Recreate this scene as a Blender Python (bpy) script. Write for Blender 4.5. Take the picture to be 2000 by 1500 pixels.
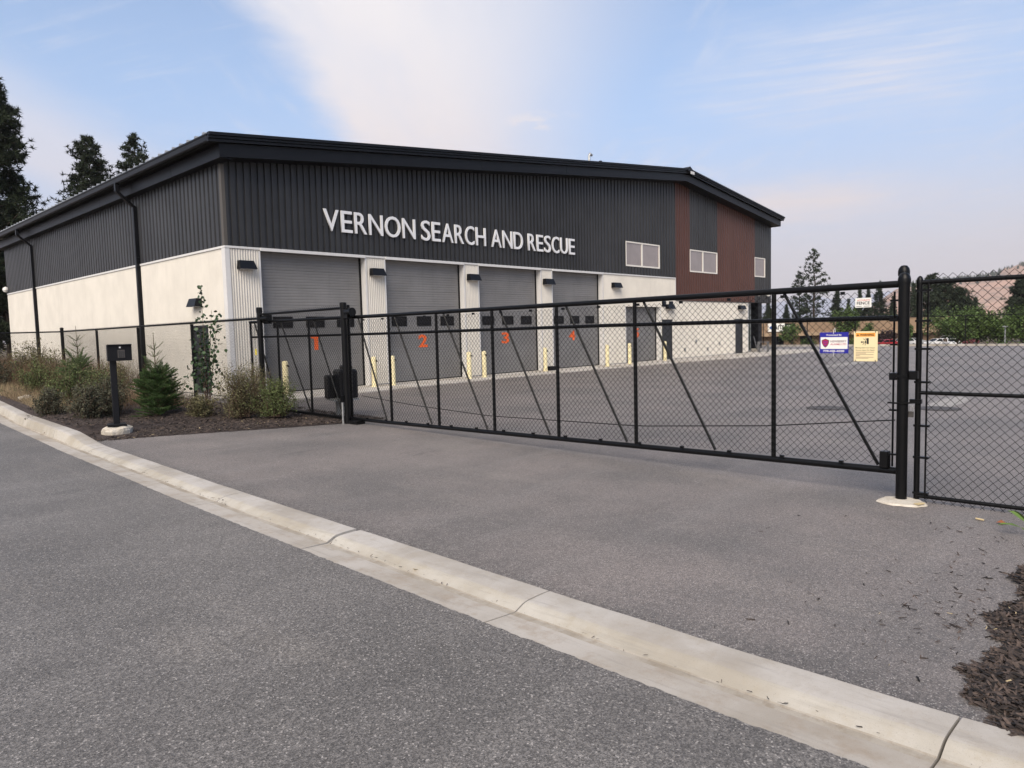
import bpy, bmesh, math, random
import numpy as np
from mathutils import Matrix, Vector

random.seed(7)
RNG = np.random.default_rng(11)
for o in list(bpy.data.objects):
    bpy.data.objects.remove(o)
S = bpy.context.scene
COL = S.collection
R = math.radians

# ---------------------------------------------------------------- camera
CAM_H = 1.7
RX = Vector((0.685, 0.071, -0.725)); RY = Vector((-0.728, 0.032, -0.685)); RZ = Vector((-0.025, 0.997, 0.074))
F_PX = 1391.36                                   # focal length in pixels of a 2000 px wide picture
cd = bpy.data.cameras.new('camera')
cam = bpy.data.objects.new('camera', cd); COL.objects.link(cam)
_x = Vector((RX[0], RY[0], RZ[0])).normalized()
_z = Vector((RX[2], RY[2], RZ[2])); _z = (_z - _x * _z.dot(_x)).normalized()
_y = _z.cross(_x)
cam.matrix_world = Matrix(((_x[0], _y[0], _z[0], 0), (_x[1], _y[1], _z[1], 0), (_x[2], _y[2], _z[2], CAM_H), (0, 0, 0, 1)))
cd.sensor_width = 36; cd.lens = 36 * F_PX / 2000
cd.clip_start = 0.05; cd.clip_end = 20000
S.camera = cam

# ---------------------------------------------------------------- light
SUN_DIR = Vector((-0.90, -0.44, 0)).normalized()
SUN_EL = R(40)
EXPOSURE = 1.6
SKY_STRENGTH = 0.06
S.view_settings.view_transform = 'Standard'
S.view_settings.look = 'None'
S.view_settings.gamma = 1
S.view_settings.use_curve_mapping = False
S.view_settings.exposure = EXPOSURE

W = bpy.data.worlds.new('World'); S.world = W; W.use_nodes = True
wn, wl = W.node_tree.nodes, W.node_tree.links
bg = wn['Background']; bg.inputs[1].default_value = SKY_STRENGTH


class NT:
    """small helper to write node graphs"""
    def __init__(self, tree):
        self.t = tree

    def n(self, kind, **kw):
        nd = self.t.nodes.new(kind)
        for k, v in kw.items():
            setattr(nd, k, v)
        return nd

    def set(self, sock, v):
        if isinstance(v, bpy.types.NodeSocket):
            self.t.links.new(v, sock)
        else:
            if sock.type == 'VECTOR' and len(v) == 4:
                v = v[:3]
            sock.default_value = v

    def math(self, op, a, b=0.0, c=0.0, clamp=False):
        m = self.n('ShaderNodeMath', operation=op); m.use_clamp = clamp
        for i, v in enumerate((a, b, c)):
            self.set(m.inputs[i], v)
        return m.outputs[0]

    def smooth(self, v, lo, hi, a=0.0, b=1.0):
        m = self.n('ShaderNodeMapRange', interpolation_type='SMOOTHSTEP')
        for i, x in enumerate((v, lo, hi, a, b)):
            self.set(m.inputs[i], x)
        return m.outputs[0]

    def mix(self, f, a, b, mode='MIX'):
        m = self.n('ShaderNodeMix', data_type='RGBA', blend_type=mode)
        self.set(m.inputs[0], f); self.set(m.inputs[6], a); self.set(m.inputs[7], b)
        return m.outputs[2]

    def noise(self, vec, scale, detail=3.0, rough=0.55, w=None):
        m = self.n('ShaderNodeTexNoise')
        if vec is not None:
            self.set(m.inputs['Vector'], vec)
        m.inputs['Scale'].default_value = scale; m.inputs['Detail'].default_value = detail
        m.inputs['Roughness'].default_value = rough
        return m.outputs[0]

    def ramp(self, v, stops):
        m = self.n('ShaderNodeValToRGB')
        el = m.color_ramp.elements
        while len(el) < len(stops):
            el.new(0.5)
        for e, (p, c) in zip(el, stops):
            e.position = p; e.color = (*c, 1) if len(c) == 3 else c
        self.set(m.inputs[0], v)
        return m.outputs[0]

    def mapping(self, vec, scale=(1, 1, 1), rot=(0, 0, 0)):
        m = self.n('ShaderNodeMapping'); self.set(m.inputs[0], vec)
        m.inputs['Scale'].default_value = scale; m.inputs['Rotation'].default_value = rot
        return m.outputs[0]


def rgb(r, g, b):
    return (r, g, b, 1)


g = NT(W.node_tree)
sky = g.n('ShaderNodeTexSky', sky_type='NISHITA'); sky.sun_disc = False
sky.sun_elevation = SUN_EL; sky.sun_rotation = math.atan2(SUN_DIR.x, SUN_DIR.y) % (2 * math.pi)
sky.altitude = 400; sky.air_density = 1.0; sky.dust_density = 1.6; sky.ozone_density = 1.6
tc = g.n('ShaderNodeTexCoord')
sx = g.n('ShaderNodeSeparateXYZ'); g.set(sx.inputs[0], tc.outputs['Generated'])
dx, dy, dz = sx.outputs
zz = g.math('ADD', g.math('MAXIMUM', dz, 0.0), 0.03)
px, py = g.math('DIVIDE', dx, zz), g.math('DIVIDE', dy, zz)           # a flat cloud layer overhead
cv = g.n('ShaderNodeCombineXYZ'); g.set(cv.inputs[0], px); g.set(cv.inputs[1], py)
rot = g.mapping(cv.outputs[0], rot=(0, 0, R(-45)))
streak = g.noise(g.mapping(rot, scale=(0.5, 2.2, 1)), 1.1, 6.0, 0.6)
wisp = g.noise(g.mapping(rot, scale=(1.2, 5.5, 1), rot=(0, 0, R(12))), 1.0, 7.0, 0.62)
fine = g.noise(cv.outputs[0], 3.2, 6.0, 0.62)
t = g.math('SUBTRACT', 1.0, g.math('SUBTRACT', py, px))
tn = g.math('ADD', t, g.math('MULTIPLY', g.math('SUBTRACT', fine, 0.5), 0.30))
sheet = g.math('MULTIPLY', g.smooth(tn, -0.06, 0.26), g.smooth(t, 0.60, 2.0, 1.0, 0.0))
sheet = g.math('MULTIPLY', sheet, g.smooth(streak, 0.18, 0.62, 0.74, 1.0))
low = g.math('MULTIPLY', g.smooth(tn, -2.7, -2.0), g.smooth(tn, -1.7, -0.9, 1.0, 0.0))
low = g.math('MULTIPLY', low, 0.55)
wis = g.math('MULTIPLY', g.smooth(wisp, 0.50, 0.78), 0.55)
puff = g.math('MULTIPLY', g.smooth(fine, 0.55, 0.74), g.smooth(dz, 0.12, 0.30, 0.5, 0.0))
def blob(cx, cy, r0, r1):
    a = g.math('MULTIPLY', g.math('SUBTRACT', px, cx), g.math('SUBTRACT', px, cx))
    b_ = g.math('MULTIPLY', g.math('SUBTRACT', py, cy), g.math('SUBTRACT', py, cy))
    d = g.math('SQRT', g.math('ADD', a, b_))
    d = g.math('ADD', d, g.math('MULTIPLY', g.math('SUBTRACT', fine, 0.5), 0.8 * r1))
    return g.smooth(d, r0, r1, 1.0, 0.0)


rot2 = g.mapping(cv.outputs[0], rot=(0, 0, R(68)))
ripple = g.noise(g.mapping(rot2, scale=(2.2, 15, 1)), 1.0, 6.0, 0.62)
soft = g.noise(g.mapping(rot2, scale=(0.8, 2.0, 1)), 1.0, 4.0, 0.6)
rip = g.math('MULTIPLY', g.math('ADD', 0.22, g.math('MULTIPLY', g.smooth(ripple, 0.36, 0.74), 0.42)), blob(2.88, 0.85, 0.10, 1.0))
rip2 = g.math('MULTIPLY', g.math('MULTIPLY', g.smooth(ripple, 0.48, 0.74), g.smooth(soft, 0.42, 0.62)), 0.22)
peach = g.math('MULTIPLY', g.math('MULTIPLY', g.smooth(soft, 0.30, 0.60, 0.5, 1.0), blob(5.1, 2.05, 0.1, 1.25)), 0.85)
puff2 = g.math('MULTIPLY', g.smooth(fine, 0.42, 0.66), blob(2.38, 2.16, 0.05, 0.50))
wis = g.math('MAXIMUM', g.math('MAXIMUM', rip, rip2), g.math('MAXIMUM', g.math('MAXIMUM', peach, puff2), g.math('MULTIPLY', wis, 0.6)))
cloud = g.math('MAXIMUM', g.math('MAXIMUM', sheet, low), g.math('MAXIMUM', wis, puff))
haze_f = g.smooth(dz, -0.02, 0.60, 1.0, 0.15)
base = g.mix(1.0, sky.outputs[0], rgb(1.15, 1.12, 1.12), 'MULTIPLY')
hz = g.mix(g.smooth(dz, 0.04, 0.30), rgb(4.05, 3.72, 4.0), rgb(2.45, 3.5, 5.3))
base = g.mix(haze_f, base, hz)
cl_col = g.mix(g.smooth(dz, 0.08, 0.42), rgb(4.9, 4.25, 4.15), rgb(5.2, 5.0, 5.15))
out = g.mix(cloud, base, cl_col)
g.t.links.new(out, bg.inputs[0])

sd = bpy.data.lights.new('sun', 'SUN'); sd.energy = 1.5; sd.angle = R(45); sd.color = (1.0, 0.89, 0.755)
sun = bpy.data.objects.new('sun', sd); COL.objects.link(sun)
to_sun = Vector((SUN_DIR.x * math.cos(SUN_EL), SUN_DIR.y * math.cos(SUN_EL), math.sin(SUN_EL)))
sun.rotation_euler = to_sun.to_track_quat('Z', 'Y').to_euler()

# ---------------------------------------------------------------- materials
MATS = {}


def mat(name, col, rough=0.6, metal=0.0, spec=0.5, var=0.0, vscale=4.0, bump=0.0, bscale=40.0, streaks=0.0, island=0.0, coat=0.0, orand=0.0):
    m = bpy.data.materials.new(name); m.use_nodes = True
    q = NT(m.node_tree); b = m.node_tree.nodes['Principled BSDF']
    b.inputs['Roughness'].default_value = rough; b.inputs['Metallic'].default_value = metal
    b.inputs['Specular IOR Level'].default_value = spec
    b.inputs['Coat Weight'].default_value = coat
    c = rgb(*col)
    tcn = q.n('ShaderNodeTexCoord'); geo = q.n('ShaderNodeNewGeometry')
    cur = c
    if var:
        nz = q.noise(geo.outputs['Position'], vscale, 5.0, 0.6)
        f = q.smooth(nz, 0.3, 0.7)
        cur = q.mix(f, rgb(*[x * (1 - var) for x in col]), rgb(*[min(1, x * (1 + var)) for x in col]))
    if streaks:
        nz = q.noise(q.mapping(geo.outputs['Position'], scale=(9, 9, 0.35)), 1.0, 5.0, 0.65)
        cur = q.mix(q.math('MULTIPLY', q.smooth(nz, 0.5, 0.75), streaks), cur, rgb(*[x * 0.45 for x in col]))
    if island:
        f = q.math('ADD', q.math('MULTIPLY', geo.outputs['Random Per Island'], 2 * island), 1 - island)
        mm = q.n('ShaderNodeVectorMath', operation='SCALE'); q.set(mm.inputs[0], cur); q.set(mm.inputs['Scale'], f)
        cur = mm.outputs[0]
    if orand:
        oi = q.n('ShaderNodeObjectInfo')
        f = q.math('ADD', q.math('MULTIPLY', oi.outputs['Random'], 2 * orand), 1 - orand)
        mm = q.n('ShaderNodeVectorMath', operation='SCALE'); q.set(mm.inputs[0], cur); q.set(mm.inputs['Scale'], f)
        cur = mm.outputs[0]
    q.set(b.inputs['Base Color'], cur)
    if bump:
        bn = q.n('ShaderNodeBump'); bn.inputs['Strength'].default_value = bump; bn.inputs['Distance'].default_value = 0.01
        q.set(bn.inputs['Height'], q.noise(geo.outputs['Position'], bscale, 4.0, 0.6))
        q.set(b.inputs['Normal'], bn.outputs[0])
    MATS[name] = m
    return m


def asphalt(name, col, warm, size=120, con=1.0):
    m = bpy.data.materials.new(name); m.use_nodes = True
    q = NT(m.node_tree); b = m.node_tree.nodes['Principled BSDF']
    geo = q.n('ShaderNodeNewGeometry'); P = geo.outputs['Position']
    big = q.noise(P, 0.55, 5.0, 0.6)
    mid = q.noise(q.mapping(P, scale=(1.0, 0.45, 1)), 3.1, 5.0, 0.65)
    agg = q.n('ShaderNodeTexVoronoi'); q.set(agg.inputs['Vector'], P); agg.inputs['Scale'].default_value = size
    sp = q.n('ShaderNodeSeparateColor'); q.set(sp.inputs[0], agg.outputs['Color'])
    grain = q.noise(P, 230, 2.0, 0.7)
    coarse = q.noise(P, 34, 4.0, 0.75)
    c0 = q.mix(q.smooth(big, 0.3, 0.7), rgb(*[x * 0.78 for x in col]), rgb(*[x * w * 1.14 for x, w in zip(col, warm)]))
    c1 = q.mix(q.math('MULTIPLY', q.smooth(mid, 0.56, 0.78), 0.35), c0, rgb(*[x * 0.55 for x in col]))
    dk = q.noise(q.mapping(P, scale=(0.55, 1.9, 1), rot=(0, 0, 0.5)), 0.9, 4.0, 0.6)
    c1 = q.mix(q.math('MULTIPLY', q.smooth(dk, 0.62, 0.74), 0.5), c1, rgb(*[x * 0.45 for x in col]))
    trk = q.noise(q.mapping(P, scale=(0.16, 1.3, 1), rot=(0, 0, -0.35)), 1.3, 3.0, 0.5)
    c1 = q.mix(q.math('MULTIPLY', q.smooth(trk, 0.52, 0.68), 0.30), c1, rgb(*[x * 1.35 for x in col]))
    oil = q.noise(P, 1.7, 3.0, 0.55)
    c1 = q.mix(q.math('MULTIPLY', q.smooth(oil, 0.71, 0.78), 0.45), c1, rgb(*[x * 0.42 for x in col]))
    dust = q.noise(q.mapping(P, scale=(1.5, .5, 1)), 0.8, 6.0, 0.68)
    c1 = q.mix(q.math('MULTIPLY', q.smooth(dust, 0.50, 0.70), 0.32), c1, rgb(*[min(1, x * w) for x, w in zip(col, (1.55, 1.5, 1.42))]))
    v = q.smooth(sp.outputs[0], 0.0, 1.0, 1 - .46 * con, 1 + .36 * con)
    v2 = q.math('MULTIPLY', v, q.smooth(grain, 0.25, 0.75, 0.62, 1.38))
    v2 = q.math('MULTIPLY', v2, q.smooth(coarse, 0.3, 0.7, 0.84, 1.16))
    mm = q.n('ShaderNodeVectorMath', operation='SCALE'); q.set(mm.inputs[0], c1); q.set(mm.inputs['Scale'], v2)
    chip = q.math('GREATER_THAN', sp.outputs[1], 0.960)
    c2 = q.mix(q.math('MULTIPLY', chip, 0.72 * con), mm.outputs[0], rgb(*[min(1, x * 2.8) for x in col]))
    pit = q.math('GREATER_THAN', sp.outputs[2], 0.90)
    c3 = q.mix(q.math('MULTIPLY', pit, 0.6), c2, rgb(*[x * 0.3 for x in col]))
    at_ = q.n('ShaderNodeAttribute'); at_.attribute_name = 'tar'
    tf = q.math('MULTIPLY', at_.outputs['Fac'], q.smooth(coarse, 0.22, 0.62, 1.3, 0.25), clamp=True)
    c3 = q.mix(q.math('MULTIPLY', tf, 0.85), c3, rgb(*[x * 0.30 for x in col]))
    grit = q.math('GREATER_THAN', sp.outputs[1], 0.93)
    c3 = q.mix(q.math('MULTIPLY', q.math('MULTIPLY', at_.outputs['Fac'], grit), 0.8), c3, rgb(0.42, 0.40, 0.37))
    q.set(b.inputs['Base Color'], c3)
    b.inputs['Roughness'].default_value = 0.60; b.inputs['Specular IOR Level'].default_value = 0.6
    bn = q.n('ShaderNodeBump'); bn.inputs['Strength'].default_value = 0.55; bn.inputs['Distance'].default_value = 0.006
    q.set(bn.inputs['Height'], q.math('ADD', agg.outputs['Distance'], grain))
    q.set(b.inputs['Normal'], bn.outputs[0])
    MATS[name] = m


def concrete(name, col, stain, sc=1.0):
    m = bpy.data.materials.new(name); m.use_nodes = True
    q = NT(m.node_tree); b = m.node_tree.nodes['Principled BSDF']
    geo = q.n('ShaderNodeNewGeometry'); P = geo.outputs['Position']
    a = q.noise(P, 0.9 * sc, 6.0, 0.62); d = q.noise(P, 7 * sc, 6.0, 0.7); f = q.noise(P, 160, 3.0, 0.7)
    br = q.noise(q.mapping(P, scale=(26, 2.2, 26)), 1.0, 4.0, 0.6)
    c = q.mix(q.smooth(a, 0.36, 0.60), rgb(*[x * w for x, w in zip(col, (.80, .77, .72))]), rgb(*[x * 1.08 for x in col]))
    c = q.mix(q.math('MULTIPLY', q.smooth(d, 0.46, 0.72), 0.55), c, rgb(*stain))
    c = q.mix(q.math('MULTIPLY', q.smooth(br, 0.52, 0.72), 0.36), c, rgb(*[x * 0.6 for x in col]))
    c = q.mix(q.math('MULTIPLY', q.smooth(f, 0.58, 0.70), 0.45), c, rgb(*[x * 0.45 for x in col]))
    q.set(b.inputs['Base Color'], c)
    b.inputs['Roughness'].default_value = 0.88; b.inputs['Specular IOR Level'].default_value = 0.3
    bn = q.n('ShaderNodeBump'); bn.inputs['Strength'].default_value = 0.25; bn.inputs['Distance'].default_value = 0.004
    q.set(bn.inputs['Height'], q.math('ADD', q.math('MULTIPLY', f, 0.7), d)); q.set(b.inputs['Normal'], bn.outputs[0])
    MATS[name] = m


asphalt('road_asphalt', (0.150, 0.140, 0.131), (1, 1, 1), 122, 0.92)
asphalt('lot_asphalt', (0.182, 0.167, 0.157), (1.05, 1.0, 0.98), 165, 0.8)
concrete('kerb_concrete', (0.415, 0.392, 0.362), (0.33, 0.29, 0.235))
concrete('kerb_face', (0.425, 0.40, 0.352), (0.36, 0.315, 0.24))
concrete('gutter_dirt', (0.365, 0.332, 0.282), (0.23, 0.18, 0.125), 2.2)
concrete('gutter_concrete', (0.40, 0.372, 0.335), (0.275, 0.215, 0.155), .7)
concrete('slab_concrete', (0.50, 0.47, 0.43), (0.36, 0.33, 0.29))
concrete('footing_concrete', (0.55, 0.51, 0.44), (0.36, 0.30, 0.22), 5.0)
mat('dark_cladding', (0.0325, 0.0332, 0.0355), 0.42, spec=0.32, orand=.10, var=0.12, vscale=0.8)
mat('brown_cladding', (0.088, 0.038, 0.029), 0.45, spec=0.3, orand=.06, var=0.08, vscale=0.8)
mat('white_cladding', (0.635, 0.605, 0.545), 0.5, var=0.05, vscale=1.2, streaks=0.12, orand=.02)
mat('white_trim', (0.66, 0.65, 0.63), 0.5, var=0.03)
mat('dark_trim', (0.0062, 0.0066, 0.0085), 0.42, spec=0.24, var=0.1, vscale=1.5)
mat('bronze_trim', (0.085, 0.075, 0.062), 0.5)
mat('door_grey', (0.195, 0.191, 0.187), 0.5, spec=0.35, orand=.05, var=0.08, vscale=1.0, streaks=0.16)
mat('door_dark', (0.022, 0.023, 0.026), 0.5, var=0.06)
mat('black_rubber', (0.006, 0.006, 0.0065), 0.7, spec=0.2)
mat('black_coat', (0.0035, 0.0036, 0.004), 0.36, spec=0.22, var=0.15, vscale=20)
mat('black_wire', (0.0035, 0.0035, 0.0038), 0.5, spec=0.2)
mat('roof_metal', (0.20, 0.20, 0.20), 0.45, metal=0.4)
mat('galvanised', (0.36, 0.37, 0.37), 0.45, metal=0.7, var=0.15, vscale=30)
mat('letter_white', (0.80, 0.80, 0.80), 0.45)
mat('orange_paint', (0.82, 0.13, 0.022), 0.55)
mat('window_frame', (0.80, 0.76, 0.68), 0.5)
mat('black_glass', (0.006, 0.006, 0.007), 0.08, spec=0.22)
mat('pale_glass', (0.27, 0.235, 0.225), 0.07, spec=0.9, var=0.10, vscale=0.9)
mat('green_glass', (0.045, 0.065, 0.06), 0.05, spec=0.8)
mat('interior', (0.10, 0.10, 0.10), 0.9)
mat('bollard_yellow', (0.78, 0.69, 0.42), 0.5, var=0.08, vscale=9, streaks=0.12)
mat('camera_white', (0.75, 0.74, 0.70), 0.35)
mat('mulch', (0.040, 0.028, 0.024), 0.95, var=0.5, vscale=22, bump=1.0, bscale=45)
mat('mulch_chip', (0.050, 0.036, 0.029), 0.8, island=0.95, var=.4, vscale=60)
mat('pale_chip', (0.52, 0.42, 0.24), 0.85, island=0.3)
mat('pine_needle', (0.022, 0.031, 0.016), 0.75, spec=0.2, island=0.55, var=0.3, vscale=0.6)
mat('far_needle', (0.030, 0.042, 0.026), 0.8, spec=0.2, island=0.5, var=0.3, vscale=0.4)
mat('fir_needle', (0.048, 0.088, 0.026), 0.7, spec=0.25, island=0.55, var=0.25, vscale=9)
mat('fir_tip', (0.100, 0.145, 0.058), 0.7, spec=0.25, island=0.4)
mat('bark', (0.055, 0.040, 0.030), 0.95, var=0.3, vscale=12, bump=0.6, bscale=30)
mat('twig', (0.085, 0.052, 0.036), 0.9, var=0.3, vscale=30)
mat('broad_leaf', (0.062, 0.100, 0.026), 0.65, spec=0.3, island=0.5, var=0.3, vscale=0.5)
mat('poplar_leaf', (0.030, 0.058, 0.022), 0.5, spec=0.4, island=0.5)
mat('sage_leaf', (0.120, 0.112, 0.058), 0.8, spec=0.2, island=0.6, var=0.3, vscale=5)
mat('green_shrub_leaf', (0.088, 0.110, 0.042), 0.75, spec=0.2, island=0.6, var=0.3, vscale=5)
mat('dark_shrub_leaf', (0.070, 0.070, 0.046), 0.75, spec=0.25, island=0.6, var=0.35, vscale=6)
mat('purple_leaf', (0.040, 0.020, 0.022), 0.7, island=0.5)
mat('dry_grass', (0.30, 0.235, 0.145), 0.9, spec=0.1, island=0.4, var=0.3, vscale=2)
mat('brown_weed', (0.135, 0.090, 0.058), 0.9, spec=0.1, island=0.5, var=0.3, vscale=2)
mat('soil', (0.115, 0.090, 0.062), 0.95, var=0.35, vscale=1.5, bump=0.6, bscale=8)
mat('tan_wall', (0.27, 0.185, 0.118), 0.85, var=0.06, vscale=0.3, bump=0.1)
mat('tan_band', (0.34, 0.245, 0.16), 0.85)
mat('sign_white', (0.78, 0.77, 0.72), 0.5)
mat('sign_cream', (0.80, 0.68, 0.40), 0.5)
mat('sign_orange', (0.85, 0.36, 0.055), 0.5)
mat('sign_blue', (0.016, 0.016, 0.27), 0.4)
mat('print_black', (0.012, 0.012, 0.014), 0.6)
mat('print_red', (0.55, 0.05, 0.02), 0.6)
mat('print_blue', (0.02, 0.10, 0.38), 0.6)
mat('print_crimson', (0.42, 0.016, 0.07), 0.6)
mat('print_maroon', (0.14, 0.055, 0.075), 0.6)
mat('yellow_tag', (0.75, 0.60, 0.03), 0.5)
mat('chair_grey', (0.115, 0.115, 0.118), 0.7, var=0.1)
mat('iron', (0.055, 0.05, 0.048), 0.7, var=0.2, vscale=30)
mat('paint_mark', (0.29, 0.275, 0.26), 0.8, var=0.15, vscale=6)
mat('car_red', (0.30, 0.012, 0.016), 0.3, coat=0.6)
mat('car_maroon', (0.12, 0.014, 0.018), 0.3, coat=0.6)
mat('car_white', (0.68, 0.68, 0.67), 0.3, coat=0.6)
mat('car_silver', (0.36, 0.38, 0.40), 0.3, metal=0.5, coat=0.6)
mat('tyre', (0.014, 0.014, 0.015), 0.8)
mat('lamp_red', (0.45, 0.01, 0.01), 0.3)
mat('lamp_clear', (0.75, 0.75, 0.75), 0.15)
mat('rock_pale', (0.60, 0.55, 0.46), 0.85, var=0.15, vscale=20)
mat('weed_leaf', (0.10, 0.17, 0.028), 0.55, island=0.3)
mat('dry_leaf', (0.26, 0.085, 0.03), 0.8)
mat('haze_blue_hill', (0.30, 0.33, 0.42), 1.0, spec=0.0, var=0.05, vscale=0.002)  # blue of the distant haze is put into the far hill's base colour

m = bpy.data.materials.new('dry_hill'); m.use_nodes = True
q = NT(m.node_tree); b = m.node_tree.nodes['Principled BSDF']; geo = q.n('ShaderNodeNewGeometry')
n1 = q.noise(geo.outputs['Position'], 0.0065, 7.0, 0.62); n2 = q.noise(geo.outputs['Position'], 0.022, 7.0, 0.7)
c = q.mix(q.smooth(n1, 0.35, 0.62), rgb(0.44, 0.29, 0.225), rgb(0.36, 0.25, 0.20))
c = q.mix(q.math('MULTIPLY', q.smooth(n1, 0.56, 0.63), 0.85), c, rgb(0.17, 0.145, 0.15))
c = q.mix(q.math('MULTIPLY', q.smooth(n2, 0.50, 0.60), 0.75), c, rgb(0.16, 0.135, 0.115))
q.set(b.inputs['Base Color'], c); b.inputs['Roughness'].default_value = 1.0; b.inputs['Specular IOR Level'].default_value = 0
MATS['dry_hill'] = m


def M(n):
    return MATS[n]


# ---------------------------------------------------------------- helpers
def tag(o, label=None, cat=None, group=None, kind=None):
    if label: o['label'] = label
    if cat: o['category'] = cat
    if group: o['group'] = group
    if kind: o['kind'] = kind
    return o


def empty(name, loc=(0, 0, 0), rz=0.0, parent=None):
    o = bpy.data.objects.new(name, None); COL.objects.link(o)
    o.location = loc; o.rotation_euler = (0, 0, rz); o.empty_display_size = 0.2
    if parent: o.parent = parent
    return o


def thing(name, label, cat, loc=(0, 0, 0), rz=0.0, group=None):
    return tag(empty(name, loc, rz), label, cat, group)


def struct(name, loc=(0, 0, 0)):
    return tag(empty(name, loc), kind='structure')


class MB:
    def __init__(self):
        self.v, self.f, self.mi = [], [], []

    def add(self, vs, fs, mi=0):
        o = len(self.v)
        self.v += [tuple(map(float, p)) for p in vs]
        self.f += [tuple(i + o for i in f) for f in fs]
        self.mi += [mi] * len(fs)
        return self

    def box(self, a, b, mi=0):
        (x0, y0, z0), (x1, y1, z1) = a, b
        return self.add([(x0, y0, z0), (x1, y0, z0), (x1, y1, z0), (x0, y1, z0), (x0, y0, z1), (x1, y0, z1), (x1, y1, z1), (x0, y1, z1)],
                        [(0, 3, 2, 1), (4, 5, 6, 7), (0, 1, 5, 4), (1, 2, 6, 5), (2, 3, 7, 6), (3, 0, 4, 7)], mi)

    def bevel_box(self, a, b, r, mi=0):
        """box with chamfered vertical and top edges"""
        (x0, y0, z0), (x1, y1, z1) = a, b
        ring = lambda i, z: [(x0 + r + i, y0 + i, z), (x1 - r - i, y0 + i, z), (x1 - i, y0 + r + i, z), (x1 - i, y1 - r - i, z), (x1 - r - i, y1 - i, z), (x0 + r + i, y1 - i, z), (x0 + i, y1 - r - i, z), (x0 + i, y0 + r + i, z)]
        vs = ring(0, z0) + ring(0, z1 - r) + ring(r * .8, z1)
        fs = [tuple(reversed(range(8))), tuple(range(16, 24))]
        for k in (0, 8):
            for i in range(8):
                j = (i + 1) % 8
                fs.append((k + i, k + j, k + 8 + j, k + 8 + i))
        return self.add(vs, fs, mi)

    def tube(self, pts, r, n=8, mi=0, cap=True):
        pts = [Vector(p) for p in pts]
        rs = r if isinstance(r, (list, tuple)) else [r] * len(pts)
        vs, fs = [], []
        ref = None
        for i, p in enumerate(pts):
            d = (pts[min(i + 1, len(pts) - 1)] - pts[max(i - 1, 0)]).normalized()
            if ref is None:
                ref = Vector((0, 0, 1)) if abs(d.z) < 0.9 else Vector((1, 0, 0))
            u = d.cross(ref).normalized(); w = d.cross(u)
            ref = -w if w.length > 0 else ref
            ref = u.cross(d)
            for k in range(n):
                a = 2 * math.pi * (k + 0.5) / n
                vs.append(p + (u * math.cos(a) + w * math.sin(a)) * rs[i])
        for i in range(len(pts) - 1):
            for k in range(n):
                a, b_ = i * n + k, i * n + (k + 1) % n
                fs.append((a, b_, b_ + n, a + n))
        if cap:
            fs.append(tuple(reversed(range(n)))); fs.append(tuple(range((len(pts) - 1) * n, len(pts) * n)))
        return self.add(vs, fs, mi)

    def lathe(self, prof, cx=0, cy=0, n=14, mi=0):
        vs, fs = [], []
        for r_, z in prof:
            for k in range(n):
                a = 2 * math.pi * k / n
                vs.append((cx + r_ * math.cos(a), cy + r_ * math.sin(a), z))
        for i in range(len(prof) - 1):
            for k in range(n):
                a, b_ = i * n + k, i * n + (k + 1) % n
                fs.append((a, b_, b_ + n, a + n))
        fs.append(tuple(reversed(range(n)))); fs.append(tuple(range((len(prof) - 1) * n, len(prof) * n)))
        return self.add(vs, fs, mi)

    def prism(self, poly, fn, d0, d1, mi=0):
        """polygon (2d points) extruded between depths d0 and d1; fn(a, b, d) -> xyz"""
        n = len(poly)
        vs = [fn(a, b_, d0) for a, b_ in poly] + [fn(a, b_, d1) for a, b_ in poly]
        fs = [tuple(range(n)), tuple(reversed(range(n, 2 * n)))]
        fs += [(i, n + i, n + (i + 1) % n, (i + 1) % n) for i in range(n)]
        return self.add(vs, fs, mi)

    def build(self, name, mats, parent=None, off=(0, 0, 0), smooth=False, loc=None, sharp=40):
        me = bpy.data.meshes.new(name)
        me.from_pydata([(x - off[0], y - off[1], z - off[2]) for x, y, z in self.v], [], self.f)
        if isinstance(mats, str): mats = [mats]
        for m_ in mats: me.materials.append(M(m_))
        if len(mats) > 1: me.polygons.foreach_set('material_index', self.mi)
        bm = bmesh.new(); bm.from_mesh(me); bmesh.ops.recalc_face_normals(bm, faces=bm.faces); bm.to_mesh(me); bm.free()
        if smooth:
            me.polygons.foreach_set('use_smooth', [True] * len(me.polygons))
            try: me.set_sharp_from_angle(angle=R(sharp))
            except Exception: pass
        o = bpy.data.objects.new(name, me); COL.objects.link(o)
        if parent: o.parent = parent
        if loc: o.location = loc
        return o


def mesh_np(name, verts, faces, mats, parent=None, smooth=False, kind=None, midx=None):
    verts = np.asarray(verts, np.float32).reshape(-1, 3); faces = np.asarray(faces, np.int32)
    nf, k = faces.shape
    me = bpy.data.meshes.new(name)
    me.vertices.add(len(verts)); me.vertices.foreach_set('co', verts.ravel())
    me.loops.add(nf * k); me.loops.foreach_set('vertex_index', faces.ravel())
    me.polygons.add(nf); me.polygons.foreach_set('loop_start', np.arange(nf, dtype=np.int32) * k)
    if isinstance(mats, str): mats = [mats]
    for m_ in mats: me.materials.append(M(m_))
    if midx is not None: me.polygons.foreach_set('material_index', np.asarray(midx, np.int32))
    if smooth: me.polygons.foreach_set('use_smooth', np.ones(nf, bool))
    me.update(calc_edges=True)
    o = bpy.data.objects.new(name, me); COL.objects.link(o)
    if parent: o.parent = parent
    if kind: o['kind'] = kind
    return o


def dup(o, name=None, parent=None, loc=None):
    c = o.copy(); COL.objects.link(c)
    if parent is not None: c.parent = parent
    if loc is not None: c.location = loc
    return c


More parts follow.
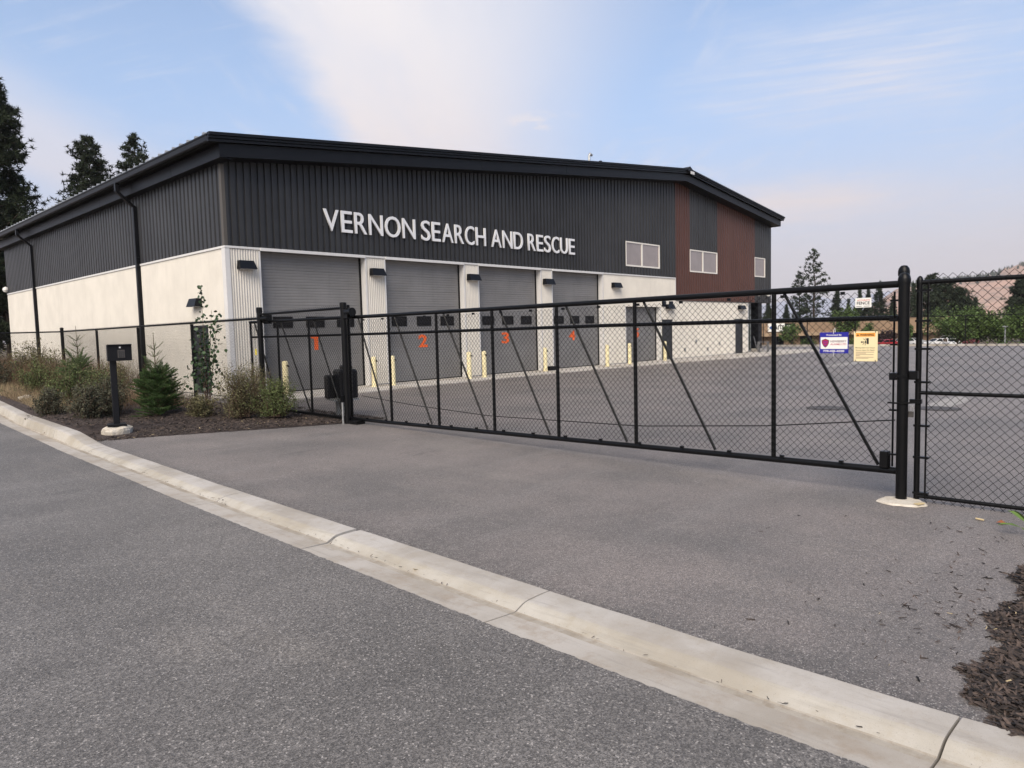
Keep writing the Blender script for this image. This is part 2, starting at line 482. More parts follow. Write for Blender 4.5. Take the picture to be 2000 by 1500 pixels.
def text_mesh(txt, weight=0.0, extrude=0.0):
    cu = bpy.data.curves.new('t', 'FONT'); cu.body = txt; cu.size = 1; cu.offset = weight; cu.extrude = extrude
    cu.resolution_u = 4
    o = bpy.data.objects.new('t', cu); COL.objects.link(o)
    dg = bpy.context.evaluated_depsgraph_get(); dg.update()
    me = bpy.data.meshes.new_from_object(o.evaluated_get(dg))
    bpy.data.objects.remove(o); bpy.data.curves.remove(cu)
    return me


def fit_text(name, txt, mname, parent, o, ux, uz, w, h, nrm, depth=0.0, weight=0.012, width_only=None):
    """text fitted into a w by h rectangle; o = lower left corner, ux / uz = unit vectors, nrm = outward"""
    me = text_mesh(txt, weight, 0.5 if depth else 0.0)
    co = np.zeros(len(me.vertices) * 3, np.float32); me.vertices.foreach_get('co', co); co = co.reshape(-1, 3)
    lo, hi = co.min(0), co.max(0)
    a = (co[:, 0] - lo[0]) / max(1e-6, hi[0] - lo[0]) * w
    c_ = (co[:, 1] - lo[1]) / max(1e-6, hi[1] - lo[1]) * h
    d = (co[:, 2] + 0.5) * depth if depth else np.zeros(len(co))
    P = np.array(o)[None] + a[:, None] * np.array(ux)[None] + c_[:, None] * np.array(uz)[None] + d[:, None] * np.array(nrm)[None]
    me.vertices.foreach_set('co', P.astype(np.float32).ravel()); me.update()
    me.materials.clear(); me.materials.append(M(mname))
    ob = bpy.data.objects.new(name, me); COL.objects.link(ob)
    if parent: ob.parent = parent
    return ob


def site(px_, depth, z):
    """world point at a forward distance along the street view, used for the far surroundings"""
    k = depth
    u = (px_ - 1000) / F_PX * k
    fwd = -_z; flat = Vector((fwd.x, fwd.y, 0)).normalized(); rt = Vector((_x.x, _x.y, 0)).normalized()
    p = flat * k * 0.997 + rt * u
    return Vector((p.x, p.y, z))


# ================================================================= SETTING
FX = lambda y: 7.37 + (y - 1.91) * 0.0388           # line of the fence and gate posts
GX = lambda y: FX(y) + 0.14                         # plane of the sliding gate
# terrain: level ground round the lot, dropping to a lower street beyond the yard
XD0, XD1, ZLOW = 55.0, 58.5, -2.55
tb = MB()
tb.add([(-3000, -6000, -0.07), (XD0, -6000, -0.07), (XD0, 6000, -0.07), (-3000, 6000, -0.07)], [(0, 1, 2, 3)])
tb.add([(XD0, -6000, -0.07), (XD1, -6000, ZLOW), (XD1, 6000, ZLOW), (XD0, 6000, -0.07)], [(0, 1, 2, 3)])
tb.add([(XD1, -6000, ZLOW), (9000, -6000, ZLOW), (9000, 6000, ZLOW), (XD1, 6000, ZLOW)], [(0, 1, 2, 3)])
tag(tb.build('terrain', 'soil'), kind='structure')

LIP_Y = [-6, -2, 0.8, 1.45, 2.9, 4.4, 6.2, 8.0, 10.2, 12.9, 14.7, 18.3, 23, 30, 40, 60]
LIP_X = [2.95, 2.86, 2.81, 2.80, 2.82, 2.87, 2.92, 2.98, 3.08, 3.19, 3.30, 3.50, 3.95, 4.6, 5.5, 7.3]
lip = lambda y: float(np.interp(y, LIP_Y, LIP_X))

ys = np.concatenate([np.linspace(-6, 24, 800), np.linspace(25, 60, 12)])
vs, fs = [], []
for i, y in enumerate(ys):
    vs += [(-40, y, 0.0), (lip(y) + 0.002 * math.sin(y * 23) + 0.0015 * math.sin(y * 61 + 1) + random.gauss(0, .003), y, 0.0)]
    if i: fs.append((2 * i - 2, 2 * i - 1, 2 * i + 1, 2 * i))
rb = MB(); rb.add(vs, fs)
rb.add([(-40, -60, 0), (lip(-6), -60, 0), (lip(-6), -6, 0), (-40, -6, 0)], [(0, 1, 2, 3)])
tag(rb.build('road', 'road_asphalt'), kind='structure')

# kerb and gutter: cast segments
ROLL = [(-0.02, -0.05), (-0.02, -0.003), (0.205, -0.013), (0.250, -0.014), (0.262, -0.011), (0.325, 0.019), (0.355, 0.027), (0.395, 0.030), (0.50, 0.034), (0.56, 0.033), (0.565, -0.08)]
FULL = [(-0.02, -0.05), (-0.02, -0.003), (0.205, -0.013), (0.25, -0.016), (0.262, -0.004), (0.298, 0.105), (0.315, 0.138), (0.350, 0.152), (0.48, 0.155), (0.52, 0.150), (0.525, -0.08)]


def kerb_prof(y):
    t_ = 0.0
    if y > 12.2: t_ = min(1, (y - 12.2) / 1.9)
    if y < 0.62: t_ = min(1, (0.62 - y) / 1.9)
    t_ = t_ * t_ * (3 - 2 * t_)
    return [(a[0] + (c_[0] - a[0]) * t_, a[1] + (c_[1] - a[1]) * t_) for a, c_ in zip(ROLL, FULL)]


kerb = struct('kerb')
JY = [-5.0, -1.9, 0.66, 2.94, 5.12, 7.35, 9.75, 12.3, 14.75, 17.6, 20.6, 23.6, 26.6, 29.6, 33, 37, 42]
for a, c_ in zip(JY, JY[1:]):
    mb = MB(); yy = np.linspace(a + 0.006, c_ - 0.006, 12); np_ = len(ROLL)
    vs, fs = [], []
    for i, y in enumerate(yy):
        skew = 0.0
        for s_, z in kerb_prof(y):
            vs.append((lip(y) + s_, y + 0.05 * s_ * (1 if a > 3 else -1), z + 0.0015 * math.sin(y * 7 + s_ * 9)))
        if i:
            for k in range(np_ - 1):
                fs.append(((i - 1) * np_ + k, i * np_ + k, i * np_ + k + 1, (i - 1) * np_ + k + 1))
    fs += [tuple(range(np_)), tuple(reversed(range((len(yy) - 1) * np_, len(yy) * np_)))]
    n_g = len(fs)
    mb.add(vs, fs)
    mb.mi = [(2 if (k % (np_ - 1)) in (2, 3) else 1 if (k % (np_ - 1)) < 2 else 3 if (k % (np_ - 1)) in (4, 5) else 0) if k < n_g - 2 else 0 for k in range(n_g)]
    mb.build('kerb_segment', ['kerb_concrete', 'gutter_concrete', 'gutter_dirt', 'kerb_face'], kerb, smooth=True, sharp=14)

# driveway and yard asphalt (one paved sheet through the gate)
vs, fs = [], []
for i, y in enumerate(np.linspace(-6, 13.6, 420)):
    k = lip(y) + 0.555
    jag = 0.006 * math.sin(y * 37) + 0.005 * math.sin(y * 83) + random.gauss(0, .004)
    vs += [(k + jag, y, 0.016), (k + .30 + .08 * math.sin(y * 1.7), y, 0.016), (k + 1.2, y, 0.010), (k + 2.8, y, 0.0), (9.17, y, 0.0)]
    if i:
        o_ = 5 * (i - 1)
        fs += [(o_ + j, o_ + j + 1, o_ + j + 6, o_ + j + 5) for j in range(4)]
n_tar = len(vs)
db = MB(); db.add(vs, fs)
db.add([(9.17, -30, 0), (54.4, -30, 0), (54.4, 19.45, 0), (9.17, 19.45, 0)], [(0, 1, 2, 3)])
db.add([(9.17, -30, 0), (9.17, -6, 0), (6, -6, 0), (6, -30, 0)], [(0, 3, 2, 1)])
db.add([(45.2, 19.45, 0), (54.4, 19.45, 0), (54.4, 60, 0), (45.2, 60, 0)], [(0, 1, 2, 3)])
db.add([(7.9, 13.6, 0), (9.17, 13.6, 0), (9.17, 19.45, 0), (8.0, 19.45, 0)], [(0, 1, 2, 3)])
drv = tag(db.build('driveway', 'lot_asphalt'), kind='structure')
ta = drv.data.attributes.new('tar', 'FLOAT', 'POINT')
ta.data.foreach_set('value', [1.0 if (i < n_tar and i % 5 == 0) else 0.0 for i in range(len(drv.data.vertices))])

# far kerb along the yard edge
fk = struct('yard_edge_kerb')
for i in range(24):
    y = -14 + i * 3.2
    MB().box((54.0, y + 0.01, -0.3), (54.35, y + 3.19, 0.13)).build('kerb_segment', 'kerb_concrete', fk)

# concrete apron before the doors
ap = struct('apron')
ax = [9.17, 12.2, 15.6, 19.0, 22.6, 26.2, 29.8, 33.4, 37.0, 40.6, 44.2, 47.5]
ay = [17.3, 17.4, 17.7, 17.8, 17.75, 17.6, 17.4, 17.0, 16.5, 16.3, 16.4, 16.6]
for i in range(len(ax) - 1):
    MB().prism([(ax[i] + .006, ay[i]), (ax[i + 1] - .006, ay[i + 1]), (ax[i + 1] - .006, 21.9 if ax[i] > 40 else 19.8), (ax[i] + .006, 21.9 if ax[i] > 40 else 19.8)],
               lambda a, b_, d: (a, b_, d), -0.1, 0.03).build('concrete_slab', 'slab_concrete', ap)
# slab at the side door
for y in np.arange(19.5, 43, 1.8):
    MB().prism([(FX(y) + .09, y + .004), (9.16, y + .004), (9.16, y + 1.796), (FX(y + 1.8) + .09, y + 1.796)], lambda a, b_, d: (a, b_, d), -0.1, 0.03).build('concrete_slab', 'slab_concrete', ap)


# mulch beds
def bed_left_z(x, y):
    return (0.05 + 0.04 * math.sin(x * 1.7 + y * 0.6) + 0.03 * math.sin(y * 1.3) * math.sin(x * 2.1)) * (1 if x < 6.2 else max(0.1, 1 - (x - 6.2) * .8))


def in_left_bed(x, y):
    k = lip(y) + 0.56
    front = np.interp(x, [3.6, 4.3, 4.9, 6.26, 7.75, 8.3], [13.3, 13.12, 13.0, 12.45, 11.75, 11.5])
    return x > k and y > front


def bed_z(x, y, u, t_):
    edge = min(1, t_ * 8, u * 4)
    z = -0.01 + ((0.06 if x < 6.6 else 0.025) + max(0, bed_left_z(x, y))) * edge + (0.13 if u == 0 and y > 14.5 else 0.02)
    if u > 0 and y > 14.5: z += 0.13 * max(0, 1 - u * 3) + 0.03
    return z


def bed_z_at(x, y):
    x0 = lip(y) + 0.53; u = (x - x0) / max(.1, FX(y) + .06 - x0)
    ybase = float(np.interp(u, [0, .12, .3, .62, 1.0], [13.28, 13.08, 12.95, 12.4, 11.70]))
    return bed_z(x, y, max(u, .001), max(0, (y - ybase) / (48 - ybase)))


vs, fs = [], []
NX = 26
yl = np.concatenate([np.linspace(0, 1, 46) ** 1.5])
for i, t_ in enumerate(yl):
    for j in range(NX):
        u = j / (NX - 1)
        xk0 = 3.62 if t_ == 0 else None
        ybase = np.interp(u, [0, .12, .3, .62, 1.0], [13.28, 13.08, 12.95, 12.4, 11.70])
        y = ybase + (48 - ybase) * t_
        x0 = lip(y) + 0.53; x1 = (7.82 + t_ * 2.2) if y < 19.6 else 9.15
        x1 = min(x1, FX(y) + .06)
        x = x0 + (x1 - x0) * u
        z = bed_z(x, y, u, t_)
        vs.append((x, y + 0.03 * math.sin(x * 19) * (t_ == 0), z))
        if i and j: fs.append(((i - 1) * NX + j - 1, (i - 1) * NX + j, i * NX + j, i * NX + j - 1))
lb = MB(); lb.add(vs, fs); lbo = lb.build('mulch_bed', 'mulch', smooth=True); tag(lbo, kind='structure')

vs, fs = [], []
for i in range(16):
    for j in range(24):
        u, v_ = j / 23, i / 15
        x = (lip(0) + 0.53) + u * 4.3
        yf = np.interp(x, [3.3, 3.6, 4.0, 5.0, 5.7, 7.4, 8], [0.54, 0.62, 0.67, 0.70, 0.70, 0.68, 0.66]) + 0.05 * math.sin(x * 7) + 0.025 * math.sin(x * 23)
        y = yf + (-7 - yf) * v_ ** 1.5
        z = 0.004 + min(1, v_ * 5) * (0.045 + 0.02 * math.sin(x * 4 + y * 3)) + (0.06 if u < .08 and y < 0.2 else 0)
        vs.append((x, y, z))
        if i and j: fs.append(((i - 1) * 24 + j - 1, (i - 1) * 24 + j, i * 24 + j, i * 24 + j - 1))
rbd = MB(); rbd.add(vs, fs); tag(rbd.build('mulch_bed', 'mulch', smooth=True), kind='structure')


def chips(name, P, lmin, lmax, mname):
    n_ = len(P); P = np.asarray(P)
    L = RNG.uniform(lmin, lmax, n_); Wd = L * RNG.uniform(0.09, 0.27, n_); az = RNG.uniform(0, 2 * np.pi, n_); el = RNG.normal(0, 0.28, n_)
    d = np.stack([np.cos(az) * np.cos(el), np.sin(az) * np.cos(el), np.sin(el)], 1)
    s_ = np.stack([-np.sin(az), np.cos(az), RNG.normal(0, 0.3, n_)], 1)
    up = np.cross(d, s_); th = Wd * 0.35
    V = []
    for a, b_, c_ in ((-1, -1, 0), (1, -.55, 0), (.85, .7, 0), (-.8, 1, 0), (-.7, -.2, 1), (.7, .1, 1)):
        V.append(P + d * (a * L / 2)[:, None] + s_ * (b_ * Wd / 2)[:, None] + up * (c_ * th)[:, None])
    V = np.stack(V, 1).reshape(-1, 3)
    base_ = (np.arange(n_) * 6)[:, None, None]
    F = np.array([[0, 1, 5, 4], [1, 2, 5, 5], [2, 3, 4, 5], [3, 0, 4, 4]])
    T = np.array([[0, 1, 5], [0, 5, 4], [1, 2, 5], [2, 3, 4], [2, 4, 5], [3, 0, 4]])
    faces = (T[None] + base_).reshape(-1, 3)
    return mesh_np(name, V, faces, mname, kind='stuff')


P = []
while len(P) < 12500:
    x = random.uniform(3.3, 7.6); yf = np.interp(x, [3.3, 3.6, 4.0, 5.0, 5.7, 7.4], [0.54, 0.62, 0.67, 0.70, 0.70, 0.68]) + 0.05 * math.sin(x * 7) + 0.025 * math.sin(x * 23)
    v_ = min(random.expovariate(1.6), 2.6)
    y = yf + 0.02 - v_
    if x < lip(y) + 0.53: continue
    P.append((x, y, 0.012 + min(1, (yf - y) * 4 + .05) * 0.052 + random.uniform(0, .010)))
chips('bark_mulch', P, 0.025, 0.10, 'mulch_chip')
P = []
for k in range(200):                                       # strays on the asphalt beside the right bed
    x = random.uniform(3.5, 6.8); d = min(random.expovariate(2.6), 1.7)
    y = 0.78 + d
    if random.random() < 0.45: x = random.gauss(4.75, 0.3); y = 0.80 + abs(random.gauss(0, .22))
    P.append((x, y, 0.018 if x < 4.6 else 0.008))
chips('loose_bark', P, 0.012, 0.06, 'mulch_chip')
P = []
while len(P) < 18000:
    y = 11.6 + min(random.expovariate(0.32), 14); x = random.uniform(3.5, 8.6)
    if not in_left_bed(x, y - 0.03) or math.hypot(x - 4.41, y - 14.05) < .30: continue
    if y < 14.05 and abs(x - 4.3) < .3 and y > 13.6: continue
    P.append((x, y, bed_z_at(x, y) + random.uniform(.002, .022)))
chips('bark_mulch', P, 0.025, 0.10, 'mulch_chip')
P = [(random.uniform(3.6, 7.2), 0.7 - min(random.expovariate(1.3), 2), 0.11) for k in range(60)]
P += [(4.35, 1.23, 0.022), (4.6, 0.93, 0.02), (3.7, 1.0, 0.024)]
P += [(x, (yb := float(np.interp(x, [3.6, 4.9, 6.26, 7.75], [13.3, 13.0, 12.45, 11.75])) + random.expovariate(1.3)), bed_z_at(x, yb) + .02) for x in np.random.default_rng(3).uniform(4, 7.7, 90)]
chips('pale_wood_chips', P, 0.018, 0.05, 'pale_chip')
# grit and twigs lying in the gutter
P = []
for k in range(150):
    y = random.uniform(0.5, 17); P.append((lip(y) + 0.262 + random.gauss(0, 0.012), y, 0.0))
for k in range(40):
    y = random.choice([5.12, 7.35, 12.3, 9.75]) + random.gauss(0, .12); P.append((lip(y) + random.uniform(.22, .34), y, 0.012))
chips('gutter_grit', P, 0.006, 0.032, 'mulch_chip')

# ================================================================= BUILDING
YF, XL, XR, YB = 19.5, 9.18, 45.05, 44.3
XRIDGE, ZRIDGE, ZEAVE = 33.44, 9.77, 7.10
zt = lambda x: ZRIDGE - abs(x - XRIDGE) * 0.1072
ZD = 4.27
O = (XL, YF, 0)
bld = thing('rescue_hall', 'long dark metal clad hall with white lower walls, grey bay doors and big white lettering', 'building', O)


def B(mb, name, mats, **kw):
    return mb.build(name, mats, bld, off=O, **kw)


def front(s, d, z): return (s, YF - d, z)
def left(s, d, z): return (XL - d, s, z)


def rib_profile(w, n):
    p = w / n; pts = []
    for k in range(n):
        pts += [(k * p, 0.044), (k * p + p * .60, 0.044), (k * p + p * .66, 0.002), (k * p + p * .94, 0.002)]
    return pts + [(w, 0.044)]


def wave_profile(w, p=0.076):
    n = max(1, round(w / p)); k = 6
    return [(w * i / (n * k), 0.015 + 0.015 * math.cos(2 * math.pi * i / k)) for i in range(n * k + 1)]


def clad(fn, s0, s1, zb, ztop, prof, mname, holes=()):
    for h in holes:
        if h[0] <= s0 + .03 and h[1] >= s1 - .03 and h[2] > zb:
            rest = [q_ for q_ in holes if q_ is not h]
            clad(fn, s0, s1, zb, h[2], prof, mname, rest); clad(fn, s0, s1, h[3], ztop, prof, mname, rest)
            return
    pts = prof
    S_ = [p[0] + s0 for p in pts]; D_ = [p[1] for p in pts]
    cuts = sorted({h for hole in holes for h in hole[:2] if s0 < h < s1 and all(abs(h - q_) > 1e-3 for q_ in S_)})
    allS = sorted(S_ + cuts)
    mb = MB()
    for a, c_ in zip(allS, allS[1:]):
        mid = (a + c_) / 2
        iv = [(zb(mid) if callable(zb) else zb, None)]
        spans = [((zb(a) if callable(zb) else zb), None)]
        hs = sorted([(h[2], h[3]) for h in holes if h[0] < mid < h[1]])
        lo = zb; segs = []
        for h0, h1 in hs:
            if h0 > lo: segs.append((lo, h0))
            lo = h1
        segs.append((lo, None))
        da, dc = np.interp(a, S_, D_), np.interp(c_, S_, D_)
        for l_, h_ in segs:
            ta = h_ if h_ is not None else (ztop(a) if callable(ztop) else ztop)
            tc_ = h_ if h_ is not None else (ztop(c_) if callable(ztop) else ztop)
            mb.add([fn(a, da, l_), fn(c_, dc, l_), fn(c_, dc, tc_), fn(a, da, ta)], [(0, 1, 2, 3)])
    if mb.v: return B(mb, 'cladding_sheet', mname)


WIN = [(28.70, 31.72, 4.66, 5.84), (34.74, 37.84, 4.64, 5.84), (42.68, 44.2, 4.68, 5.88)]
DOOR5 = (28.67, 31.74, -1, 2.74)
MAN = [(31.92, 32.90, -1, 2.08), (40.10, 41.06, -1, 2.08)]
top_front = lambda x: zt(x) - 0.56


def run(s0, s1, n, zb, ztop, mname, ribs=5, fn=front, holes=()):
    w = (s1 - s0) / n
    for k in range(n):
        clad(fn, s0 + k * w, s0 + (k + 1) * w, zb, ztop, rib_profile(w, ribs), mname, holes)


run(XL, 26.82, 21, ZD, top_front, 'dark_cladding', 4, holes=WIN)
run(26.82, 33.27, 8, ZD, top_front, 'dark_cladding', 3, holes=WIN)
run(33.27, 34.74, 2, 3.10, top_front, 'brown_cladding', 3, holes=WIN)
run(34.74, 37.84, 4, WIN[1][3], top_front, 'dark_cladding', 3)
run(34.74, 37.84, 4, 3.10, WIN[1][2], 'brown_cladding', 3)
run(37.84, 42.68, 6, 3.10, top_front, 'brown_cladding', 3)
run(42.68, XR, 3, 3.10, top_front, 'dark_cladding', 3, holes=WIN)
run(YF, YB, 30, ZD, 6.62, 'dark_cladding', 3, fn=left)
SIDE_DOOR = (20.85, 21.92, -1, 2.08)
wl_ = (YB - YF) / 29
for k in range(29):
    clad(left, YF + k * wl_, YF + (k + 1) * wl_, 0.06, ZD - 0.05, wave_profile(wl_), 'white_cladding', [SIDE_DOOR])
BAYS = [(10.18, 13.80), (14.61, 18.17), (18.94, 22.50), (23.25, 26.82)]
piers = [(XL, 10.18), (13.80, 14.61), (18.17, 18.94), (22.50, 23.25)]
for a, c_ in piers:
    clad(front, a, c_, 0.06, ZD - 0.05, wave_profile(c_ - a), 'white_cladding')
for a, c_, n_, ztp in ((26.82, 33.27, 7, ZD - 0.05), (33.27, 41.8, 10, 3.08)):
    w = (c_ - a) / n_
    for k in range(n_):
        clad(front, a + k * w, a + (k + 1) * w, 0.06, ztp, wave_profile(w), 'white_cladding', [DOOR5] + MAN)

# solid core behind the sheets
cb = MB()
cb.box((XL + 0.005, YF + 0.32, 0), (41.75, YB, 6.6)); cb.box((41.76, YF + 0.01, 3.09), (XR - 0.01, YB, 6.62)); cb.box((41.76, YF + 2.4, 0), (XR - 0.02, YB, 3.08))
for a, c_ in piers + [(26.82, 28.67), (31.74, 41.79)]:
    cb.box((a + 0.022, YF + 0.004, 0), (c_ - 0.022, YF + 0.315, ZD if c_ < 33.3 else 3.09))
cb.box((XL + 0.03, YF + 0.006, ZD + 0.01), (41.75, YF + 0.318, 6.61))
cb.box((28.67, YF + 0.005, 2.78), (31.74, YF + 0.316, ZD))
# gable above the eaves
cb.prism([(XL + .02, 6.63), (XRIDGE, zt(XRIDGE) - .62), (XR - .02, 6.63 + 0)], lambda a, b_, d: (a, d, b_), YF + 0.03, YB - 0.02)
B(cb, 'wall_core', 'interior')
# plinth line
for a, c_ in piers + [(26.82, 28.67), (31.74, 31.92), (32.90, 40.10), (41.06, 41.8)]:
    B(MB().box((a, YF - 0.012, 0.0), (c_, YF + 0.003, 0.07)), 'plinth', 'galvanised')
B(MB().box((XL - 0.012, YF + .004, 0), (XL + 0.004, YB, 0.07)), 'plinth', 'galvanised')

# trims
def flash(a, c_, mname, name='flashing'):
    return B(MB().box(a, c_), name, mname)


flash((XL - 0.05, YF, ZD - 0.055), (XL - 0.001, YB, ZD + 0.005), 'white_trim')
for a, c_ in piers + BAYS + [(26.82, 33.27)]:
    up = 0.0 if (a, c_) not in BAYS else 0.028
    flash((a - (0.05 if a == XL else 0), YF - 0.05 - up, ZD - 0.055 - up), (c_, YF - 0.002, ZD + 0.004), 'white_trim')
flash((33.27, YF - 0.045, 3.06), (41.8, YF - 0.002, 3.10), 'bronze_trim')
flash((33.235, YF - 0.048, 3.10), (33.272, YF - 0.003, ZD - 0.055), 'white_trim')
# corner posts
B(MB().box((XL - 0.045, YF - 0.04, 0), (XL + 0.09, YF - 0.024, ZD - 0.06)).box((XL - 0.045, YF - 0.023, 0), (XL - 0.028, YF + 0.17, ZD - 0.06)), 'corner_flashing', 'white_trim')
B(MB().box((XL - 0.045, YF - 0.046, ZD + 0.01), (XL + 0.05, YF - 0.03, 6.5)).box((XL - 0.045, YF - 0.029, ZD + 0.01), (XL - 0.031, YF + 0.10, 6.5)), 'corner_flashing', 'bronze_trim')
B(MB().box((XR - 0.06, YF - 0.046, 3.10), (XR + 0.03, YF - 0.03, 7.9)).box((XR + 0.012, YF - 0.029, 3.1), (XR + 0.03, YB, 7.9)), 'corner_flashing', 'dark_cladding')
B(MB().box((41.74, YF - 0.04, 0.06), (41.83, YF - 0.022, 3.055)).box((41.80, YF - 0.02, 0.06), (41.83, YF + 2.3, 3.08)), 'corner_flashing', 'white_trim')
# side wall skin at the right end and back
B(MB().box((XR - 0.009, YF + 0.02, 3.1), (XR + 0.01, YB, 7.9)).box((XL, YB + 0.001, 0), (XR, YB + 0.02, 7.0)), 'end_wall', 'dark_cladding')


# bay doors -------------------------------------------------------
def section_mesh(w, h, n):
    mb = MB(); p = h / n
    for k in range(n):
        z = k * p
        zz_ = [(z + 0.004, 0.0), (z + 0.012, 0.007), (z + p - 0.012, 0.007), (z + p - 0.004, 0.0)]
        if k == 0: zz_[0] = (0.005, -0.012)
        for (z0, d0), (z1, d1) in zip(zz_, zz_[1:] + [(z + p + 0.004, 0.0)]):
            mb.add([(0, -d0, z0), (w, -d0, z0), (w, -d1, z1), (0, -d1, z1)], [(0, 1, 2, 3)])
    return mb


def bay_door(x0, x1, top, nsec, num, numx, wins):
    w = x1 - x0; yd = YF + 0.245
    d = B(MB().box((x0 + 0.002, yd + 0.02, 0.03), (x1 - 0.002, yd + 0.06, top)), 'bay_door', 'door_grey')
    h = (top - 0.05) / nsec
    first = None
    for k in range(nsec):
        lc = (x0 + 0.012 - O[0], yd - O[1], 0.05 + k * h)
        if first is None:
            first = section_mesh(w - 0.05, h, 6 if h > .5 else 5).build('door_section', 'door_grey', d, loc=lc)
        else:
            dup(first, loc=lc)
    # guide, threshold seal, reveals
    B(MB().box((x1 - 0.062, yd - 0.035, 0.03), (x1 - 0.002, yd + 0.019, top)), 'door_guide', 'black_rubber')
    B(MB().box((x0 + 0.002, yd - 0.035, 0.03), (x0 + 0.03, yd + 0.019, top)), 'door_guide', 'black_rubber')
    B(MB().box((x0 + .03, yd - 0.02, 0.031), (x1 - .064, yd + 0.018, 0.055)), 'door_seal', 'black_rubber')
    B(MB().box((x1 + 0.001, YF + 0.002, 0.03), (x1 + 0.021, yd + 0.08, top + .02)), 'reveal', 'white_trim')
    B(MB().box((x0 - 0.021, YF + 0.002, 0.03), (x0 - 0.001, yd + 0.08, top + .02)), 'reveal', 'white_trim')
    B(MB().box((x0 - 0.02, YF + 0.003, top + 0.021), (x1 + 0.02, yd + 0.08, top + 0.05)), 'reveal', 'white_trim')
    B(MB().box((x0 - 0.05, YF - 0.034, 0.06), (x0 + 0.002, YF + 0.001, top - .02)), 'jamb_trim', 'white_trim')
    B(MB().box((x1 - 0.002, YF - 0.034, 0.06), (x1 + 0.05, YF + 0.001, top - .02)), 'jamb_trim', 'white_trim')
    for a, c_, z0, z1 in wins:
        mb = MB()
        y0 = yd - 0.028
        mb.box((a, y0, z0), (c_, yd - 0.002, z0 + 0.035)).box((a, y0, z1 - 0.035), (c_, yd - 0.002, z1))
        mb.box((a, y0, z0 + .035), (a + 0.035, yd - 0.002, z1 - .035)).box((c_ - 0.035, y0, z0 + .035), (c_, yd - 0.002, z1 - .035))
        mb.box((a + .03, yd - 0.014, z0 + .03), (c_ - .03, yd - 0.003, z1 - .03), 1)
        mb.build('door_window', ['black_rubber', 'black_glass'], d, off=O)
    if num:
        nx0, nx1, nz0, nz1 = numx
        if num == '1':
            MB().prism([(nx0, nz1 - .10), (nx0, nz1 - .02), (nx0 + .12, nz1), (nx1, nz1), (nx1, nz0), (nx0 + .12, nz0), (nx0 + .12, nz1 - .12)], lambda a_, b_, d: (a_, yd - .008 - d, b_), 0, .002).build('numeral', 'orange_paint', d, off=O)
            return d
        o_ = fit_text('numeral', num, 'orange_paint', d, (nx0 - O[0], yd - 0.0085 - O[1], nz0), (1, 0, 0), (0, 0, 1), nx1 - nx0, nz1 - nz0, (0, -1, 0), weight=0.03)
    return d


for k, (a, c_) in enumerate(BAYS):
    cx = (a + c_) / 2
    wx = [(10.62, 11.26), (11.72, 12.36), (12.82, 13.46)][:]
    wins = [(x0 - 10.18 + a - (0 if k == 0 else 0.06), x1 - 10.18 + a - (0 if k == 0 else 0.06), 1.97, 2.30) for x0, x1 in wx]
    nx = [(11.85, 12.11, 1.27, 1.74), (16.13, 16.55, 1.21, 1.66), (20.36, 20.80, 1.22, 1.66), (24.62, 25.08, 1.23, 1.66)][k]
    bay_door(a, c_, 4.20, 8, str(k + 1), nx, wins)
bay_door(28.67, 31.74, 2.72, 5, '5', (29.78, 30.20, 1.22, 1.68), [])


# steel doors
def steel_door(fn, s0, s1, ztop, flip=1):
    mb = MB()
    for a, c_ in ((s0, s0 + 0.05), (s1 - 0.05, s1)):
        mb.prism([(a, 0.02), (c_, 0.02), (c_, ztop), (a, ztop)], lambda a_, b_, d: fn(a_, d, b_), -0.1, 0.030)
    mb.prism([(s0 - .02, ztop + .001), (s1 + .02, ztop + .001), (s1 + .02, ztop + .07), (s0 - .02, ztop + .07)], lambda a_, b_, d: fn(a_, d, b_), -0.1, 0.045)
    o_ = B(mb, 'steel_door', 'door_dark')
    lf = MB().prism([(s0 + .052, 0.03), (s1 - .052, 0.03), (s1 - .052, ztop - .002), (s0 + .052, ztop - .002)], lambda a_, b_, d: fn(a_, d, b_), -0.05, 0.004)
    lf.build('door_leaf', 'door_dark', o_, off=O)
    hx = s1 - 0.13 if flip > 0 else s0 + 0.13
    hm = MB().tube([fn(hx, 0.005, 1.02), fn(hx, 0.06, 1.02), fn(hx - .11 * flip, 0.06, 1.02)], 0.012, 6)
    hm.build('handle', 'galvanised', o_, off=O)


for d in MAN: steel_door(front, d[0], d[1], 2.03)
steel_door(left, SIDE_DOOR[0], SIDE_DOOR[1], 2.03, -1)

# windows upstairs
for a, c_, z0, z1 in WIN:
    y0, y1 = YF - 0.055, YF + 0.004
    w = B(MB().box((a, y0, z0), (c_, y1, z0 + 0.07)).box((a, y0, z1 - 0.06), (c_, y1, z1)).box((a, y0, z0 + .07), (a + 0.06, y1, z1 - .06)).box((c_ - 0.07, y0, z0 + .07), (c_, y1, z1 - .06)), 'window', 'window_frame')
    mids = [(a + c_) / 2 - 0.1] if c_ - a > 2 else []
    for mx in mids:
        MB().box((mx - 0.05, y0 + .004, z0 + .07), (mx + 0.05, y1 - .001, z1 - .06)).build('mullion', 'window_frame', w, off=O)
    ed = [a + 0.06] + [e for mx in mids for e in (mx - 0.05, mx + 0.05)] + [c_ - 0.07]
    for k in range(0, len(ed), 2):
        MB().box((ed[k], YF - 0.02, z0 + .07), (ed[k + 1], YF + 0.0, z1 - .06)).build('pane', 'pale_glass', w, off=O)

